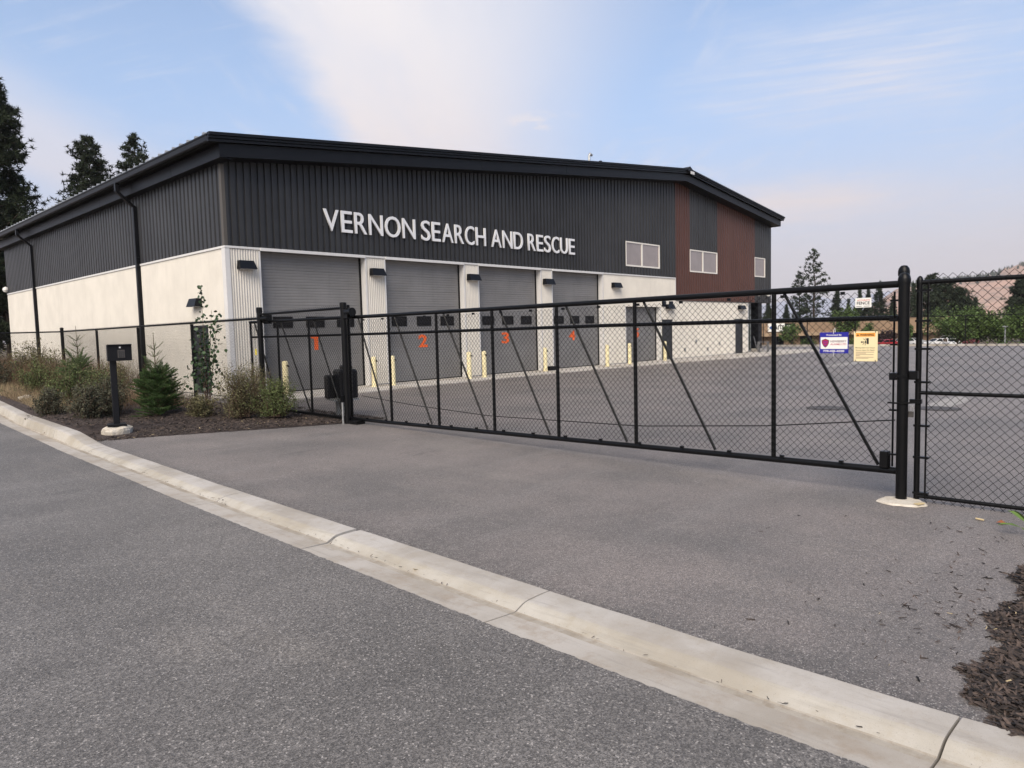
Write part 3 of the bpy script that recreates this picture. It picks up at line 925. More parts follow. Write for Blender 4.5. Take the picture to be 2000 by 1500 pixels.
# wall lamps
def wall_lamp(fn, s0, s1, z0, z1, dep=0.26):
    ins = (s1 - s0) * 0.12
    vs = [fn(s0, 0.03, z0), fn(s1, 0.03, z0), fn(s1, dep, z0), fn(s0, dep, z0), fn(s0 + .02, 0.03, z1), fn(s1 - .07, 0.03, z1), fn(s1 - .07, dep * .72, z1), fn(s0 + .02, dep * .72, z1)]
    mb = MB().add(vs, [(0, 3, 2, 1), (4, 5, 6, 7), (0, 1, 5, 4), (1, 2, 6, 5), (2, 3, 7, 6), (3, 0, 4, 7)])
    o_ = B(mb, 'wall_lamp', 'dark_trim')
    MB().prism([(s0 + .05, z0 - .006), (s1 - .05, z0 - .006), (s1 - .05, z0 - .001), (s0 + .05, z0 - .001)], lambda a_, b_, d: fn(a_, d, b_), 0.06, dep - .05).build('lens', 'lamp_clear', o_, off=O)


for a, c_, z in ((9.46, 9.97, 3.64), (13.96, 14.50, 3.63), (18.30, 18.88, 3.62), (22.62, 23.22, 3.60), (27.50, 28.14, 3.60), (32.25, 32.92, 2.64), (40.4, 41.15, 2.66)):
    wall_lamp(front, a, c_, z, z + 0.235)
wall_lamp(left, 21.15, 21.75, 2.66, 2.90)
# vent louvres over the steel door
for a in (31.93, 32.62):
    mb = MB().box((a, YF - 0.05, 2.76), (a + 0.36, YF - 0.022, 3.04))
    for k in range(4):
        z = 2.785 + k * 0.064
        mb.add([(a + .02, YF - .051, z + .05), (a + .34, YF - .051, z + .05), (a + .34, YF - .075, z), (a + .02, YF - .075, z)], [(0, 1, 2, 3)])
    B(mb, 'vent_louvre', 'dark_trim')
# dome cameras at the right corner
for x in (41.6, 42.95, 44.35):
    mb = MB().tube([(x, YF - 0.03, 3.60), (x, YF - 0.17, 3.60)], 0.05, 8)
    c0 = B(mb, 'security_camera', 'camera_white', smooth=True)
    sp = MB(); sp.lathe([(0.02, 3.70), (0.09, 3.68), (0.125, 3.60), (0.10, 3.52), (0.03, 3.48)], x, YF - 0.20, 12)
    sp.build('camera_dome', 'camera_white', c0, off=O, smooth=True)
# small hose bibs and sockets on the white wall
for x, z in ((35.3, 0.82), (36.6, 0.35), (38.0, 0.6), (34.1, 0.4)):
    B(MB().box((x, YF - 0.07, z), (x + 0.13, YF - 0.021, z + 0.17)), 'wall_socket', 'galvanised')

# lettering: raised white letters
lett = B(MB().box((12.2, YF - 0.050, 5.1), (24.8, YF - 0.044, 5.13)), 'lettering', 'dark_cladding')
def word(txt, x0, x1, z0, z1):
    wd = [{'V': .98, 'E': .74, 'R': .84, 'N': 1.0, 'O': 1.16, 'S': .76, 'A': 1.0, 'C': .88, 'H': .98, 'D': .98, 'U': .92}[c_] for c_ in txt]
    gap = 0.16; tot = sum(wd) + gap * (len(txt) - 1); x = x0; k = (x1 - x0) / tot
    for c_, w in zip(txt, wd):
        ov = 0.012 if c_ in 'OSC' else 0
        fit_text('letter', c_, 'letter_white', lett, (x - O[0], YF - 0.06 - O[1], z0 - ov), (1, 0, 0), (0, 0, 1), w * k, z1 - z0 + 2 * ov, (0, -1, 0), depth=0.05, weight=0.002)
        x += (w + gap) * k


word('VERNON', 12.29, 15.89, 4.94, 5.61)
word('SEARCH', 16.16, 19.30, 4.94, 5.61)
word('AND', 19.60, 21.39, 4.94, 5.61)
word('RESCUE', 21.70, 24.73, 4.94, 5.61)

# roof ------------------------------------------------------------
XE, XW = 8.52, 45.42
rp = lambda pts, y0, y1: MB().prism(pts, lambda a, b_, d: (a, d, b_), y0, y1)
for a, c_ in ((XE + .06, XRIDGE), (XRIDGE, XW)):
    B(rp([(a, zt(a) - 0.09), (c_, zt(c_) - 0.09), (c_, zt(c_) - 0.03), (a, zt(a) - 0.03)], YF - 0.66, YB + 0.6), 'roof', 'roof_metal')
sm = MB()
for k in range(50):
    y = YF - 0.45 + k * 0.5
    sm.add([(XE - .01, y - .06, zt(XE) - 0.03), (XE - .01, y, zt(XE) + 0.045), (XE - .01, y + .06, zt(XE) - .03), (XRIDGE, y - .06, ZRIDGE - .03), (XRIDGE, y, ZRIDGE + 0.045), (XRIDGE, y + .06, ZRIDGE - .03)],
           [(0, 1, 2), (0, 3, 4, 1), (1, 4, 5, 2)])
so = B(sm, 'roof_seams', 'galvanised'); so['kind'] = 'stuff'
# front rake: stepped upper trim over a deeper recessed fascia
steps = [(0.82, 0.0, 0.08), (0.775, 0.092, 0.152), (0.735, 0.164, 0.235)]
for oh, d0, d1 in steps:
    e = 0.03 * (1 - d0 * 4)
    for a, c_ in ((XE, XRIDGE), (XRIDGE, XW)):
        B(rp([(a, zt(a) - d1), (c_, zt(c_) - d1), (c_, zt(c_) - d0), (a, zt(a) - d0)], YF - oh, YF - 0.68), 'rake_trim', 'dark_trim')
XE2, XW2 = 8.86, 45.22
for a, c_ in ((XE2, XRIDGE), (XRIDGE, XW2)):
    n_ = 5 if a < 20 else 3
    for k in range(n_):
        p0, p1 = a + (c_ - a) * k / n_ + .003, a + (c_ - a) * (k + 1) / n_ - .003
        B(rp([(p0, zt(p0) - 0.60), (p1, zt(p1) - 0.60), (p1, zt(p1) - 0.237), (p0, zt(p0) - 0.237)], YF - 0.62, YF - 0.59), 'fascia_panel', 'dark_trim')
    B(rp([(a + .02, zt(a) - 0.598), (c_, zt(c_) - 0.598), (c_, zt(c_) - 0.575), (a + .02, zt(a) - 0.575)], YF - 0.588, YF + 0.05), 'soffit', 'dark_trim')
# rake trim soffit
# left eave: gutter, deep band
gp = [(XE - 0.02, ZEAVE - 0.03), (XE - 0.02, ZEAVE - 0.06), (XE - 0.005, ZEAVE - 0.09), (XE + .005, ZEAVE - 0.20), (XE + .03, ZEAVE - 0.23), (XE + .14, ZEAVE - .23), (XE + .14, ZEAVE - .03)]
gut = B(rp(gp, YF - 0.672, YB + 0.6), 'gutter', 'dark_trim')
for k in range(8):
    a = YF - 0.586 + k * 3.2; c_ = min(a + 3.19, YB + .5)
    B(MB().box((XE2, a, 6.52), (XE2 + 0.03, c_, 6.872)), 'eave_panel', 'dark_trim')
B(MB().box((XE2 + .031, YF - 0.58, 6.525), (XL + 0.03, YB + .5, 6.55)), 'soffit', 'dark_trim')
B(MB().box((XW2 - .03, YF - 0.585, 7.9), (XW2, YB + .5, 8.27)).box((XR + .03, YF - .58, 7.905), (XW2 - .031, YB + .5, 7.93)), 'eave_panel', 'dark_trim')
B(rp([(XW - .1, 8.27), (XW + .03, 8.27), (XW + .03, 8.44), (XW - .1, 8.44)], YF - .67, YB + .6), 'gutter', 'dark_trim')
# ridge cap and marker plate
B(rp([(XRIDGE - .22, zt(XRIDGE - .22) + .002), (XRIDGE, ZRIDGE + .10), (XRIDGE + .24, zt(XRIDGE + .24) + .002), (XRIDGE + .24, zt(XRIDGE + .24) - .12), (XRIDGE - .22, zt(XRIDGE - .22) - .12)], YF - 0.84, YF - 0.45), 'ridge_cap', 'dark_trim')
B(MB().box((XRIDGE + .02, YF - 0.846, 9.50), (XRIDGE + .42, YF - 0.842, 9.64)), 'ridge_plate', 'white_trim')
# roof pipes
B(MB().tube([(27.6, YF + 1.2, 9.0), (27.6, YF + 1.2, 9.85), (27.68, YF + 1.2, 9.95), (27.82, YF + 1.2, 9.90)], 0.06, 10), 'vent_pipe', 'galvanised', smooth=True)
B(MB().tube([(28.5, YF + 1.2, 9.1), (28.5, YF + 1.2, 9.75)], 0.08, 10), 'vent_pipe', 'dark_trim', smooth=True)
# downpipes with offsets
for y in (25.85, 38.9):
    mb = MB()
    pts = [(XE + .06, y, 6.9), (XE + .06, y, 6.62), (XL - 0.09, y, 6.16), (XL - 0.09, y, 0.12)]
    r_ = 0.062
    vs = []
    for (x, yy_, z) in pts:
        vs += [(x - r_, yy_ - r_, z), (x + r_, yy_ - r_, z), (x + r_, yy_ + r_, z), (x - r_, yy_ + r_, z)]
    fs = []
    for i in range(3):
        for k in range(4):
            fs.append((i * 4 + k, i * 4 + (k + 1) % 4, i * 4 + 4 + (k + 1) % 4, i * 4 + 4 + k))
    fs += [(3, 2, 1, 0), (12, 13, 14, 15)]
    mb.add(vs, fs); dp = B(mb, 'downpipe', 'dark_trim')
    for z in (1.2, 4.5):
        MB().box((XL - 0.16, y - .085, z), (XL - 0.02, y + .085, z + .04)).build('bracket', 'dark_trim', dp, off=O)
B(MB().tube([(XL - .04, 26.15, 0.1), (XL - .04, 26.15, 2.6)], 0.02, 6), 'conduit', 'galvanised')
# side lamp of the far left corner
B(MB().lathe([(0.02, 4.62), (0.12, 4.56), (0.15, 4.46), (0.10, 4.36), (0.03, 4.33)], XL - .12, YB - .15, 12), 'security_camera', 'camera_white', smooth=True)

# entrance porch: storefront glazing and corner column
sf = B(MB().box((41.84, YF + 2.28, 0.03), (XR - .05, YF + 2.33, 0.18)).box((41.84, YF + 2.28, 2.95), (XR - .05, YF + 2.33, 3.08)), 'storefront', 'galvanised')
for x in (41.86, 42.75, 43.65, 44.5, 44.92):
    MB().box((x, YF + 2.27, 0.18), (x + .07, YF + 2.335, 2.95)).build('mullion', 'galvanised', sf, off=O)
MB().box((41.93, YF + 2.271, 1.95), (44.9, YF + 2.334, 2.02)).build('transom', 'galvanised', sf, off=O)
for x0, x1 in ((41.93, 42.75), (42.82, 43.65), (43.72, 44.5)):
    MB().box((x0, YF + 2.29, 0.18), (x1, YF + 2.31, 1.95)).build('pane', 'green_glass', sf, off=O)
    MB().box((x0, YF + 2.29, 2.02), (x1, YF + 2.31, 2.95)).build('pane', 'green_glass', sf, off=O)
B(MB().bevel_box((43.45, YF + 0.06, 0.03), (43.98, YF + 0.60, 3.09), 0.02), 'porch_column', 'dark_trim')
B(MB().box((43.35, YF - 0.04, 0.03), (44.08, YF + 0.70, 0.22)), 'column_base', 'slab_concrete')
sl = B(MB().box((41.84, YF + .30, .03), (42.92, YF + .36, .16)).box((41.84, YF + .30, 3.0), (42.92, YF + .36, 3.088)).box((41.84, YF + .30, .16), (41.90, YF + .36, 3.0)).box((42.86, YF + .30, .16), (42.92, YF + .36, 3.0)), 'sidelight', 'galvanised')
for z0, z1 in ((.16, 1.95), (2.02, 3.0)):
    MB().box((41.90, YF + .32, z0), (42.86, YF + .335, z1)).build('pane', 'green_glass', sl, off=O)
MB().box((41.90, YF + .305, 1.95), (42.86, YF + .355, 2.02)).build('transom', 'galvanised', sl, off=O)

# ================================================================= CHAIN LINK
def chain(name, parent, path, z0, z1, nrm_off=0.0, p=0.076, r=0.0026, zfun=None, off=(0, 0, 0)):
    """woven zig-zag wires between plan points a and b; zfun(u in 0..1) -> (z0, z1)"""
    a, b_ = np.array(path[0], float), np.array(path[1], float)
    L = np.linalg.norm(b_ - a); ud = (b_ - a) / L; nd = np.array([-ud[1], ud[0]])
    K = int(L / (p / 2)); J = int((z1 - z0) / (p / 2))
    k, j = np.meshgrid(np.arange(K), np.arange(J + 1), indexing='ij')
    sg = 1 - 2 * ((j + k) % 2)
    u = (k + 0.5) * p / 2 + sg * p / 4 * 0.98
    wob = RNG.normal(0, 0.0012, u.shape)
    zlo, zhi = z0, z1
    v = z0 + (z1 - z0) * j / J + RNG.normal(0, 0.0012, u.shape)
    if zfun is not None:
        lo, hi = zfun(u / L); v = lo + (hi - lo) * (j / J)
    dn = nrm_off + sg * r * 0.7 + 0.006 * np.sin(u * 1.7) * np.sin(np.pi * j / J)
    ring = []
    for t_ in (0, 2.094, 4.189):
        uu = u + wob + r * 1.35 * math.cos(t_); nn_ = dn + r * math.sin(t_)
        ring.append(np.stack([a[0] + ud[0] * uu + nd[0] * nn_ - off[0], a[1] + ud[1] * uu + nd[1] * nn_ - off[1], v - off[2]], -1))
    V = np.stack(ring, 2).reshape(-1, 3)                   # K, J+1, 3
    idx = np.arange(K * (J + 1) * 3).reshape(K, J + 1, 3)
    q_ = []
    for t_ in range(3):
        t2 = (t_ + 1) % 3
        q_.append(np.stack([idx[:, :-1, t_], idx[:, :-1, t2], idx[:, 1:, t2], idx[:, 1:, t_]], -1).reshape(-1, 4))
    return mesh_np(name, V, np.concatenate(q_), 'black_wire', parent, kind='stuff')


def post(mb, x, y, z0, z1, r, cap=True, n=14):
    prof = [(r, z0), (r, z1 - (0.05 if cap else 0))]
    if cap: prof += [(r * 1.13, z1 - 0.05), (r * 1.13, z1 - 0.015), (r * .9, z1 + 0.008), (r * .45, z1 + 0.022), (r * .1, z1 + .026)]
    return mb.lathe(prof, x, y, n)


# sliding gate ----------------------------------------------------
YG0, YG1 = 1.955, 11.62
gate = thing('sliding_gate', 'long black cantilever sliding gate of chain link with slanted braces across the driveway', 'gate', (GX(7), 7, 0))
GO = (GX(7), 7, 0)
G = lambda mb, name, m_='black_coat', **kw: mb.build(name, m_, gate, off=GO, **kw)
zb = lambda y: float(np.interp(y, [2.04, 11.6, 16.1], [0.255, 0.075, 0.08]))
zmid = lambda y: float(np.interp(y, [2.04, 5.04, 11.6, 16.1], [1.735, 1.745, 1.71, 1.71]))
ztp = lambda y: float(np.interp(y, [2.04, 11.6, 16.1], [2.055, 2.04, 2.06]))
yy = np.linspace(YG0, 16.05, 9)
G(MB().tube([(GX(y), y, ztp(y)) for y in yy], 0.034, 12), 'top_rail', smooth=True)
G(MB().tube([(GX(y), y, zb(y)) for y in yy], 0.034, 12), 'bottom_rail', smooth=True)
G(MB().tube([(GX(y), y, zmid(y)) for y in yy], 0.024, 10), 'middle_rail', smooth=True)
for y in (3.23, 5.05, 6.37, 7.69, 9.05, 10.42, 11.75, 13.30, 14.69):
    G(MB().tube([(GX(y), y, zb(y) + .03), (GX(y), y, ztp(y) - .01)], 0.025, 10), 'upright', smooth=True)
for y in (YG0 + 0.0, 16.05):
    G(MB().tube([(GX(y), y, zb(y) + .0), (GX(y), y, ztp(y) + .02)], 0.022, 10), 'end_upright', smooth=True)
for y0, y1 in ((3.12, 2.16), (4.92, 3.94), (6.20, 5.20), (7.52, 6.55), (8.87, 7.87), (10.25, 9.27), (11.42, 10.60), (13.1, 12.1), (14.55, 13.4), (15.85, 14.8)):
    G(MB().tube([(GX(y0) + .012, y0, ztp(y0) - .03), (GX(y1) + .012, y1, zb(y1) + .04)], 0.0165, 8), 'brace', smooth=True)
chain('chain_link_mesh', gate, ((GX(2.04), 2.04), (GX(16.0), 16.0)), 0.2, 1.98, nrm_off=0.034, off=GO,
      zfun=lambda u: (np.interp(u, [0, .685, 1], [0.315, 0.12, 0.12]), np.interp(u, [0, 1], [1.995, 1.99])))
G(MB().tube([(GX(2.02) - .03, 2.022, .30), (GX(2.02) - .03, 2.022, 1.985)], 0.0095, 6), 'tension_bar')
for z in (0.42, 0.85, 1.15, 1.48, 1.72, 1.90):
    G(MB().box((GX(2) - .05, YG0 - .02, z - .009), (GX(2) - .022, 2.055, z + .009)), 'clamp')
G(MB().bevel_box((GX(2.1) - .05, 2.055, 0.28), (GX(2.1) + .04, 2.135, 0.44), 0.008), 'end_stop')
# drive chain sagging along the gate
cy = np.linspace(2.03, 11.5, 30)
cz = np.interp(cy, [2.04, 3.3, 5.06, 7.86, 9.8, 11.5], [0.74, 0.585, 0.445, 0.385, 0.44, 0.53])
G(MB().tube([(GX(y) + .075, y, z) for y, z in zip(cy, cz)], 0.006, 5), 'drive_chain')
cl = MB()
for y in np.arange(2.5, 11.4, 0.62):
    cl.box((GX(y) - .055, y - .02, zb(y) + .034), (GX(y) - .02, y + .02, zb(y) + .06)); cl.box((GX(y) - .05, y - .018, ztp(y) - .075), (GX(y) - .02, y + .018, ztp(y) - .045))
co_ = G(cl, 'wire_ties'); co_['kind'] = 'stuff'

# gate posts ------------------------------------------------------
def gate_post(x, y, h, r, label, flat=False):
    t_ = thing('gate_post', label, 'gate post', (x, y, 0), group='round black posts holding the sliding gate')
    mb = MB(); post(mb, 0, 0, -0.05, h, r, cap=False); mb.build('shaft', 'black_coat', t_, smooth=True)
    mb = MB(); mb.lathe([(r * 1.12, h - .10), (r * 1.16, h - .02), (r * 1.14, h + .01), (r * .9, h + .02), (r * .1, h + .022)] if flat else [(r * 1.12, h - .05), (r * 1.14, h - .01), (r * 1.0, h + .02), (r * .6, h + .045), (r * .1, h + .05)], 0, 0, 14); mb.build('post_cap', 'black_coat', t_, smooth=True)
    return t_


gp1 = gate_post(7.37, 1.91, 2.10, 0.0485, 'thick black round gate post standing in a pale concrete footing')
MB().box((-.02, .055, 1.165), (.16, .115, 1.215)).box((-.01, -.125, 1.165), (.03, -.052, 1.235)).box((-.059, -.05, 1.18), (-.054, .06, 1.20)).build('guide_bracket', 'black_coat', gp1)
MB().tube([(-.03, .12, .935), (-.061, 0, .935), (-.03, -.12, .945)], 0.008, 6).build('latch_rod', 'black_coat', gp1)
MB().box((-.02, .05, 1.70), (.02, .12, 1.73)).build('clamp', 'black_coat', gp1)
MB().lathe([(0.0515, 0.0), (0.0515, 0.012)], 0, 0, 14).build('base_ring', 'galvanised', gp1)
gp2 = gate_post(7.66, 1.99, 2.19, 0.046, 'black round gate post with domed cap just behind the footing post')
gp3 = gate_post(7.75, 11.70, 2.31, 0.058, 'black round gate post beside the gate motor at the end of the planting bed', True)
MB().box((-.05, -.20, 2.02), (.13, -.07, 2.20)).build('roller_bracket', 'black_coat', gp3)
MB().tube([(.02, -.27, 2.135), (.02, -.10, 2.135)], 0.085, 12).build('roller_cover', 'black_coat', gp3, smooth=True)
MB().box((-.03, -.34, 0.005), (.16, .05, 0.07)).build('floor_guide', 'black_coat', gp3)
gp4 = gate_post(8.04, 12.02, 2.28, 0.056, 'black round gate post half hidden behind the post beside the gate motor', True)
gp5 = gate_post(7.90, 15.28, 2.36, 0.060, 'black round gate post at the tail end of the sliding gate near the poplar', True)
MB().tube([(.04, -.35, 2.12), (.04, -.08, 2.12)], 0.075, 12).build('roller_cover', 'black_coat', gp5, smooth=True)
MB().box((.05, -.30, 2.0), (.14, -.06, 2.2)).build('roller_bracket', 'black_coat', gp5)
tg = MB().box((7.86, 15.44, 1.30), (7.872, 15.49, 1.44)).build('yellow_tag', 'yellow_tag', None)
tg.parent = gp5; tg.matrix_parent_inverse = Matrix.Translation((-7.90, -15.28, 0))
MB().tube([(7.665 - 7.75, .03, 0.0), (7.665 - 7.75, .03, 0.42)], 0.02, 8).build('conduit', 'galvanised', gp3)
MB().box((-.11, .0, .42), (-.06, .06, .55)).build('conduit_box', 'black_coat', gp3)

fo = MB(); pr = []
n_ = 40; vs = [(7.31, 1.885, 0.022)]
for ring, (rr, z) in enumerate(((0.185, 0.020), (0.205, 0.002))):
    for k in range(n_):
        a = 2 * math.pi * k / n_; w = rr * (1 + 0.07 * math.sin(3 * a + 1) + 0.035 * math.sin(7 * a) + .02 * math.sin(13 * a))
        vs.append((7.30 + w * math.cos(a) * 0.92, 1.885 + w * math.sin(a), z))
fs = [(0, 1 + k, 1 + (k + 1) % n_) for k in range(n_)] + [(1 + k, 1 + n_ + k, 1 + n_ + (k + 1) % n_, 1 + (k + 1) % n_) for k in range(n_)]
fo.add(vs, fs); tag(fo.build('concrete_footing', 'footing_concrete'), 'round pale concrete footing at the foot of the thick gate post', 'footing')

# gate motor -------------------------------------------------------
mo = thing('gate_motor', 'dark boxy gate motor cover on short legs inside the fence', 'gate motor', (8.35, 12.75, 0), rz=R(-18))
MB().bevel_box((-.14, -.33, .42), (.24, .22, 1.00), 0.04).build('cover', 'dark_trim', mo, smooth=False)
MB().bevel_box((-.30, .02, .40), (-.142, .35, .88), 0.03).build('front_cover', 'dark_trim', mo)
MB().bevel_box((.0, -.05, 1.001), (.22, .20, 1.08), 0.03).build('top_cover', 'dark_trim', mo)
MB().box((-.27, -.32, .36), (.25, .33, .40)).build('base_plate', 'galvanised', mo)
for x, y in ((-.05, -.18), (-.05, .18)):
    MB().box((x - .05, y - .05, 0), (x + .05, y + .05, .36)).build('leg', 'galvanised', mo)

# fences -----------------------------------------------------------
fence = thing('chain_link_fence', 'black chain link fence running behind the planting bed beside the white wall', 'fence', (FX(20), 20, 0))
FO = (FX(20), 20, 0)
Fp = lambda mb, name, **kw: mb.build(name, 'black_coat', fence, off=FO, **kw)
for y in (19.3, 23.7, 28.2):
    mb = MB(); post(mb, FX(y), y, -0.05, 2.10, 0.044, cap=False, n=10); Fp(mb, 'post', smooth=True)
CX, CY = FX(33.1), 33.1
mb = MB(); post(mb, CX, CY, -0.05, 2.28, 0.065, n=12); Fp(mb, 'corner_post', smooth=True)
# the return leg leaves the corner towards the street
E2 = (CX - 8.2, CY + 8.6)
Fp(MB().tube([(FX(y), y, 2.13) for y in (15.3, 33.1)], 0.029, 8), 'top_rail', smooth=True)
Fp(MB().tube([(FX(y), y, 2.22) for y in (11.75, 15.2)], 0.026, 8), 'top_rail', smooth=True)
Fp(MB().tube([(CX, CY, 2.13), (E2[0], E2[1], 2.13)], 0.029, 8), 'top_rail', smooth=True)
for t_ in (0.42, 0.9):
    mb = MB(); post(mb, CX + (E2[0] - CX) * t_, CY + (E2[1] - CY) * t_, -.05, 2.10, 0.034, cap=False, n=10); Fp(mb, 'post', smooth=True)
for y0, y1, zt_ in ((11.80, 15.20, 2.28), (15.36, 33.0, 2.18)):
    chain('chain_link_mesh', fence, ((FX(y0), y0), (FX(y1), y1)), 0.06, zt_, nrm_off=0.03, off=FO, r=.0027)
chain('chain_link_mesh', fence, ((CX, CY), E2), 0.06, 2.18, nrm_off=0.03, off=FO, r=.0027)

# right swing panel
rf = thing('fence_gate_leaf', 'black chain link swing leaf right of the thick gate post, padlocked to it', 'fence', (7.45, 1.80, 0))
RO = (7.45, 1.80, 0)
Rp = lambda mb, name, **kw: mb.build(name, 'black_coat', rf, off=RO, **kw)
rx = lambda y: 7.45 + (1.8 - y) * 0.01
mb = MB(); post(mb, 7.45, 1.80, 0.02, 2.09, 0.026, n=12); Rp(mb, 'hinge_post', smooth=True)
for z, r_ in ((2.055, 0.021), (1.03, 0.018), (0.05, 0.019)):
    Rp(MB().tube([(7.45, 1.80, z), (rx(-1.6), -1.6, z)], r_, 10), 'rail', smooth=True)
mb = MB(); post(mb, rx(-1.6), -1.6, 0.0, 2.1, 0.03, n=10); Rp(mb, 'end_post', smooth=True)
Rp(MB().tube([(7.435, 1.725, .03), (7.435, 1.725, 2.05)], 0.0085, 6), 'tension_bar')
for z in (.08, .42, .72, 1.13, 1.44, 1.70, 1.98):
    Rp(MB().box((7.425, 1.70, z - .01), (7.475, 1.83, z + .01)), 'clamp')
Rp(MB().box((7.40, 1.76, .93), (7.44, 1.86, .97)), 'latch')
Rp(MB().box((7.43, 1.81, 1.15), (7.47, 1.90, 1.235)), 'guide_plate')
chain('chain_link_mesh', rf, ((rx(1.72) - .01, 1.72), (rx(-1.58) - .01, -1.58)), -0.02, 2.125, nrm_off=-0.026, r=0.0026, off=RO)

pk = thing('padlock', 'small dark padlock hanging from the latch right of the thick gate post', 'padlock', (7.40, 1.845, 0.80))
MB().bevel_box((-.012, -.022, 0), (.012, .022, .055), 0.004).build('lock_body', 'iron', pk)
MB().tube([(0, -.014, .05), (0, -.014, .095), (0, -.006, .108), (0, .006, .108), (0, .014, .095), (0, .014, .05)], 0.004, 6).build('shackle', 'galvanised', pk)

# signs on the gate: real plates hung on the mesh ---------------------
def sign(name, label, y0, y1, z0, z1, base):
    """plate on the street side of the gate mesh; local axes: a along the picture's right (-y), b up"""
    c_ = (GX((y0 + y1) / 2) - 0.052, y0, z0)
    s_ = thing(name, label, 'sign', c_)
    w, h = y0 - y1, z1 - z0
    rzz = math.atan2(-0.0388, 1) 
    s_.rotation_euler = (0, 0, rzz * -1 * -1)
    MB().box((-.003, -w, 0), (0.0, 0, h)).build('plate', base, s_)
    return s_, w, h


def prt(s_, txt, mname, a, b_, w, h, lift=0.0042, weight=0.008, name='print'):
    return fit_text(name, txt, mname, s_, (-lift, -a, b_), (0, -1, 0), (0, 0, 1), w, h, (-1, 0, 0), weight=weight)


def blk(s_, mname, a0, b0, a1, b1, lift=0.0036, name='print'):
    return MB().box((-lift, -a1, b0), (-lift + .0006, -a0, b1)).build(name, mname, s_)


s1, w, h = sign('fence_sign', 'small white sign high on the gate reading FENCE in black', 2.372, 2.222, 1.845, 1.938, 'sign_white')
prt(s1, 'ACCURATE', 'print_red', w * .12, h * .68, w * .78, h * .17)
prt(s1, 'FENCE', 'print_black', w * .10, h * .30, w * .80, h * .32, weight=0.02)
for k in range(2):
    blk(s1, 'print_black', w * (.07 + .45 * k), h * .10, w * (.40 + .5 * k), h * .15)
s2, w, h = sign('alarm_sign', 'blue alarm company sign with a white panel and shield, wired to the gate', 2.715, 2.432, 1.395, 1.607, 'sign_blue')
blk(s2, 'sign_white', w * .03, h * .21, w * .97, h * .77)
prt(s2, 'Protected By', 'sign_white', w * .24, h * .82, w * .53, h * .09, weight=0.02)
prt(s2, '778-475-4320', 'sign_white', w * .12, h * .06, w * .74, h * .10, weight=0.025)
prt(s2, 'NEWBERRY', 'print_maroon', w * .38, h * .52, w * .55, h * .10, lift=.0046)
prt(s2, 'ALARMS LTD', 'print_crimson', w * .38, h * .39, w * .55, h * .085, lift=.0046)
shield = lambda k: [(0, .5 * k), (.30 * k, .36 * k), (.42 * k, .34 * k), (.40 * k, 0), (.22 * k, -.34 * k), (0, -.52 * k), (-.22 * k, -.34 * k), (-.40 * k, 0), (-.42 * k, .34 * k), (-.30 * k, .36 * k)]
ca, cb_ = w * .20, h * .49
MB().prism([(ca + a * h * .42, cb_ + b2 * h * .42) for a, b2 in shield(1)], lambda a, b2, d: (-d, -a, b2), .0037, .0042).build('shield', 'print_black', s2)
MB().prism([(ca + a * h * .42, cb_ + b2 * h * .42) for a, b2 in shield(.82)], lambda a, b2, d: (-d, -a, b2), .0044, .0047).build('shield_field', 'print_crimson', s2)
for k in range(3):
    yb = cb_ + h * (.06 - .085 * k); hw = h * (.125 - .03 * k)
    arc = [(ca + hw * math.cos(a), yb + hw * .55 * math.sin(a) - hw * .3) for a in np.linspace(R(20), R(160), 8)] + [(ca + (hw - h * .028) * math.cos(a), yb + (hw - h * .028) * .55 * math.sin(a) - hw * .3 - h * .018) for a in np.linspace(R(160), R(20), 8)]
    MB().prism(arc, lambda a, b2, d: (-d, -a, b2), .0048, .0051).build('shield_wave', 'sign_blue', s2)
MB().tube([(-.006, -w * .48, h * .92), (-.008, -w * .50, h * 1.12), (-.003, -w * .53, h * 1.2), (-.005, -w * .55, h * 1.0)], 0.0022, 5).build('cable_tie', 'letter_white', s2)
MB().tube([(-.006, -w * .48, h * .10), (-.006, -w * .485, -h * .06), (-.004, -w * .50, -h * .16)], 0.0022, 5).build('cable_tie', 'letter_white', s2)
s3, w, h = sign('warning_sign', 'cream warning sign with an orange header about the moving gate', 2.380, 2.160, 1.318, 1.612, 'sign_cream')
blk(s3, 'sign_orange', w * .07, h * .82, w * .90, h * .95)
prt(s3, 'WARNING', 'print_black', w * .25, h * .845, w * .60, h * .075, weight=0.03)
MB().prism([(w * .11, h * .845), (w * .22, h * .845), (w * .165, h * .93)], lambda a, b2, d: (-d, -a, b2), .0040, .0044).build('hazard_triangle', 'print_black', s3)
blk(s3, 'sign_orange', w * .157, h * .862, w * .173, h * .905, lift=.0050)
blk(s3, 'print_black', w * .30, h * .615, w * .44, h * .665)
blk(s3, 'sign_cream', w * .36, h * .63, w * .42, h * .65, lift=.0042)
blk(s3, 'print_black', w * .47, h * .60, w * .52, h * .685); blk(s3, 'print_black', w * .54, h * .575, w * .63, h * .77)
for a0, b0, a1, b1 in ((.40, .755, .50, .70), (.50, .79, .53, .71), (.37, .56, .45, .61), (.47, .53, .50, .59)):
    dxx, dzz = (a1 - a0) * w, (b1 - b0) * h; Ln = math.hypot(dxx, dzz); nx_, nz_ = -dzz / Ln * .0022, dxx / Ln * .0022
    MB().prism([(a0 * w + nx_, b0 * h + nz_), (a1 * w + nx_, b1 * h + nz_), (a1 * w - nx_, b1 * h - nz_), (a0 * w - nx_, b0 * h - nz_)], lambda a, b2, d: (-d, -a, b2), .0037, .0041).build('print', 'print_black', s3)
prt(s3, 'Moving Gate Can Cause', 'print_black', w * .07, h * .425, w * .82, h * .045, weight=0.01)
prt(s3, 'Serious Injury Or Death', 'print_black', w * .08, h * .345, w * .80, h * .045, weight=0.01)
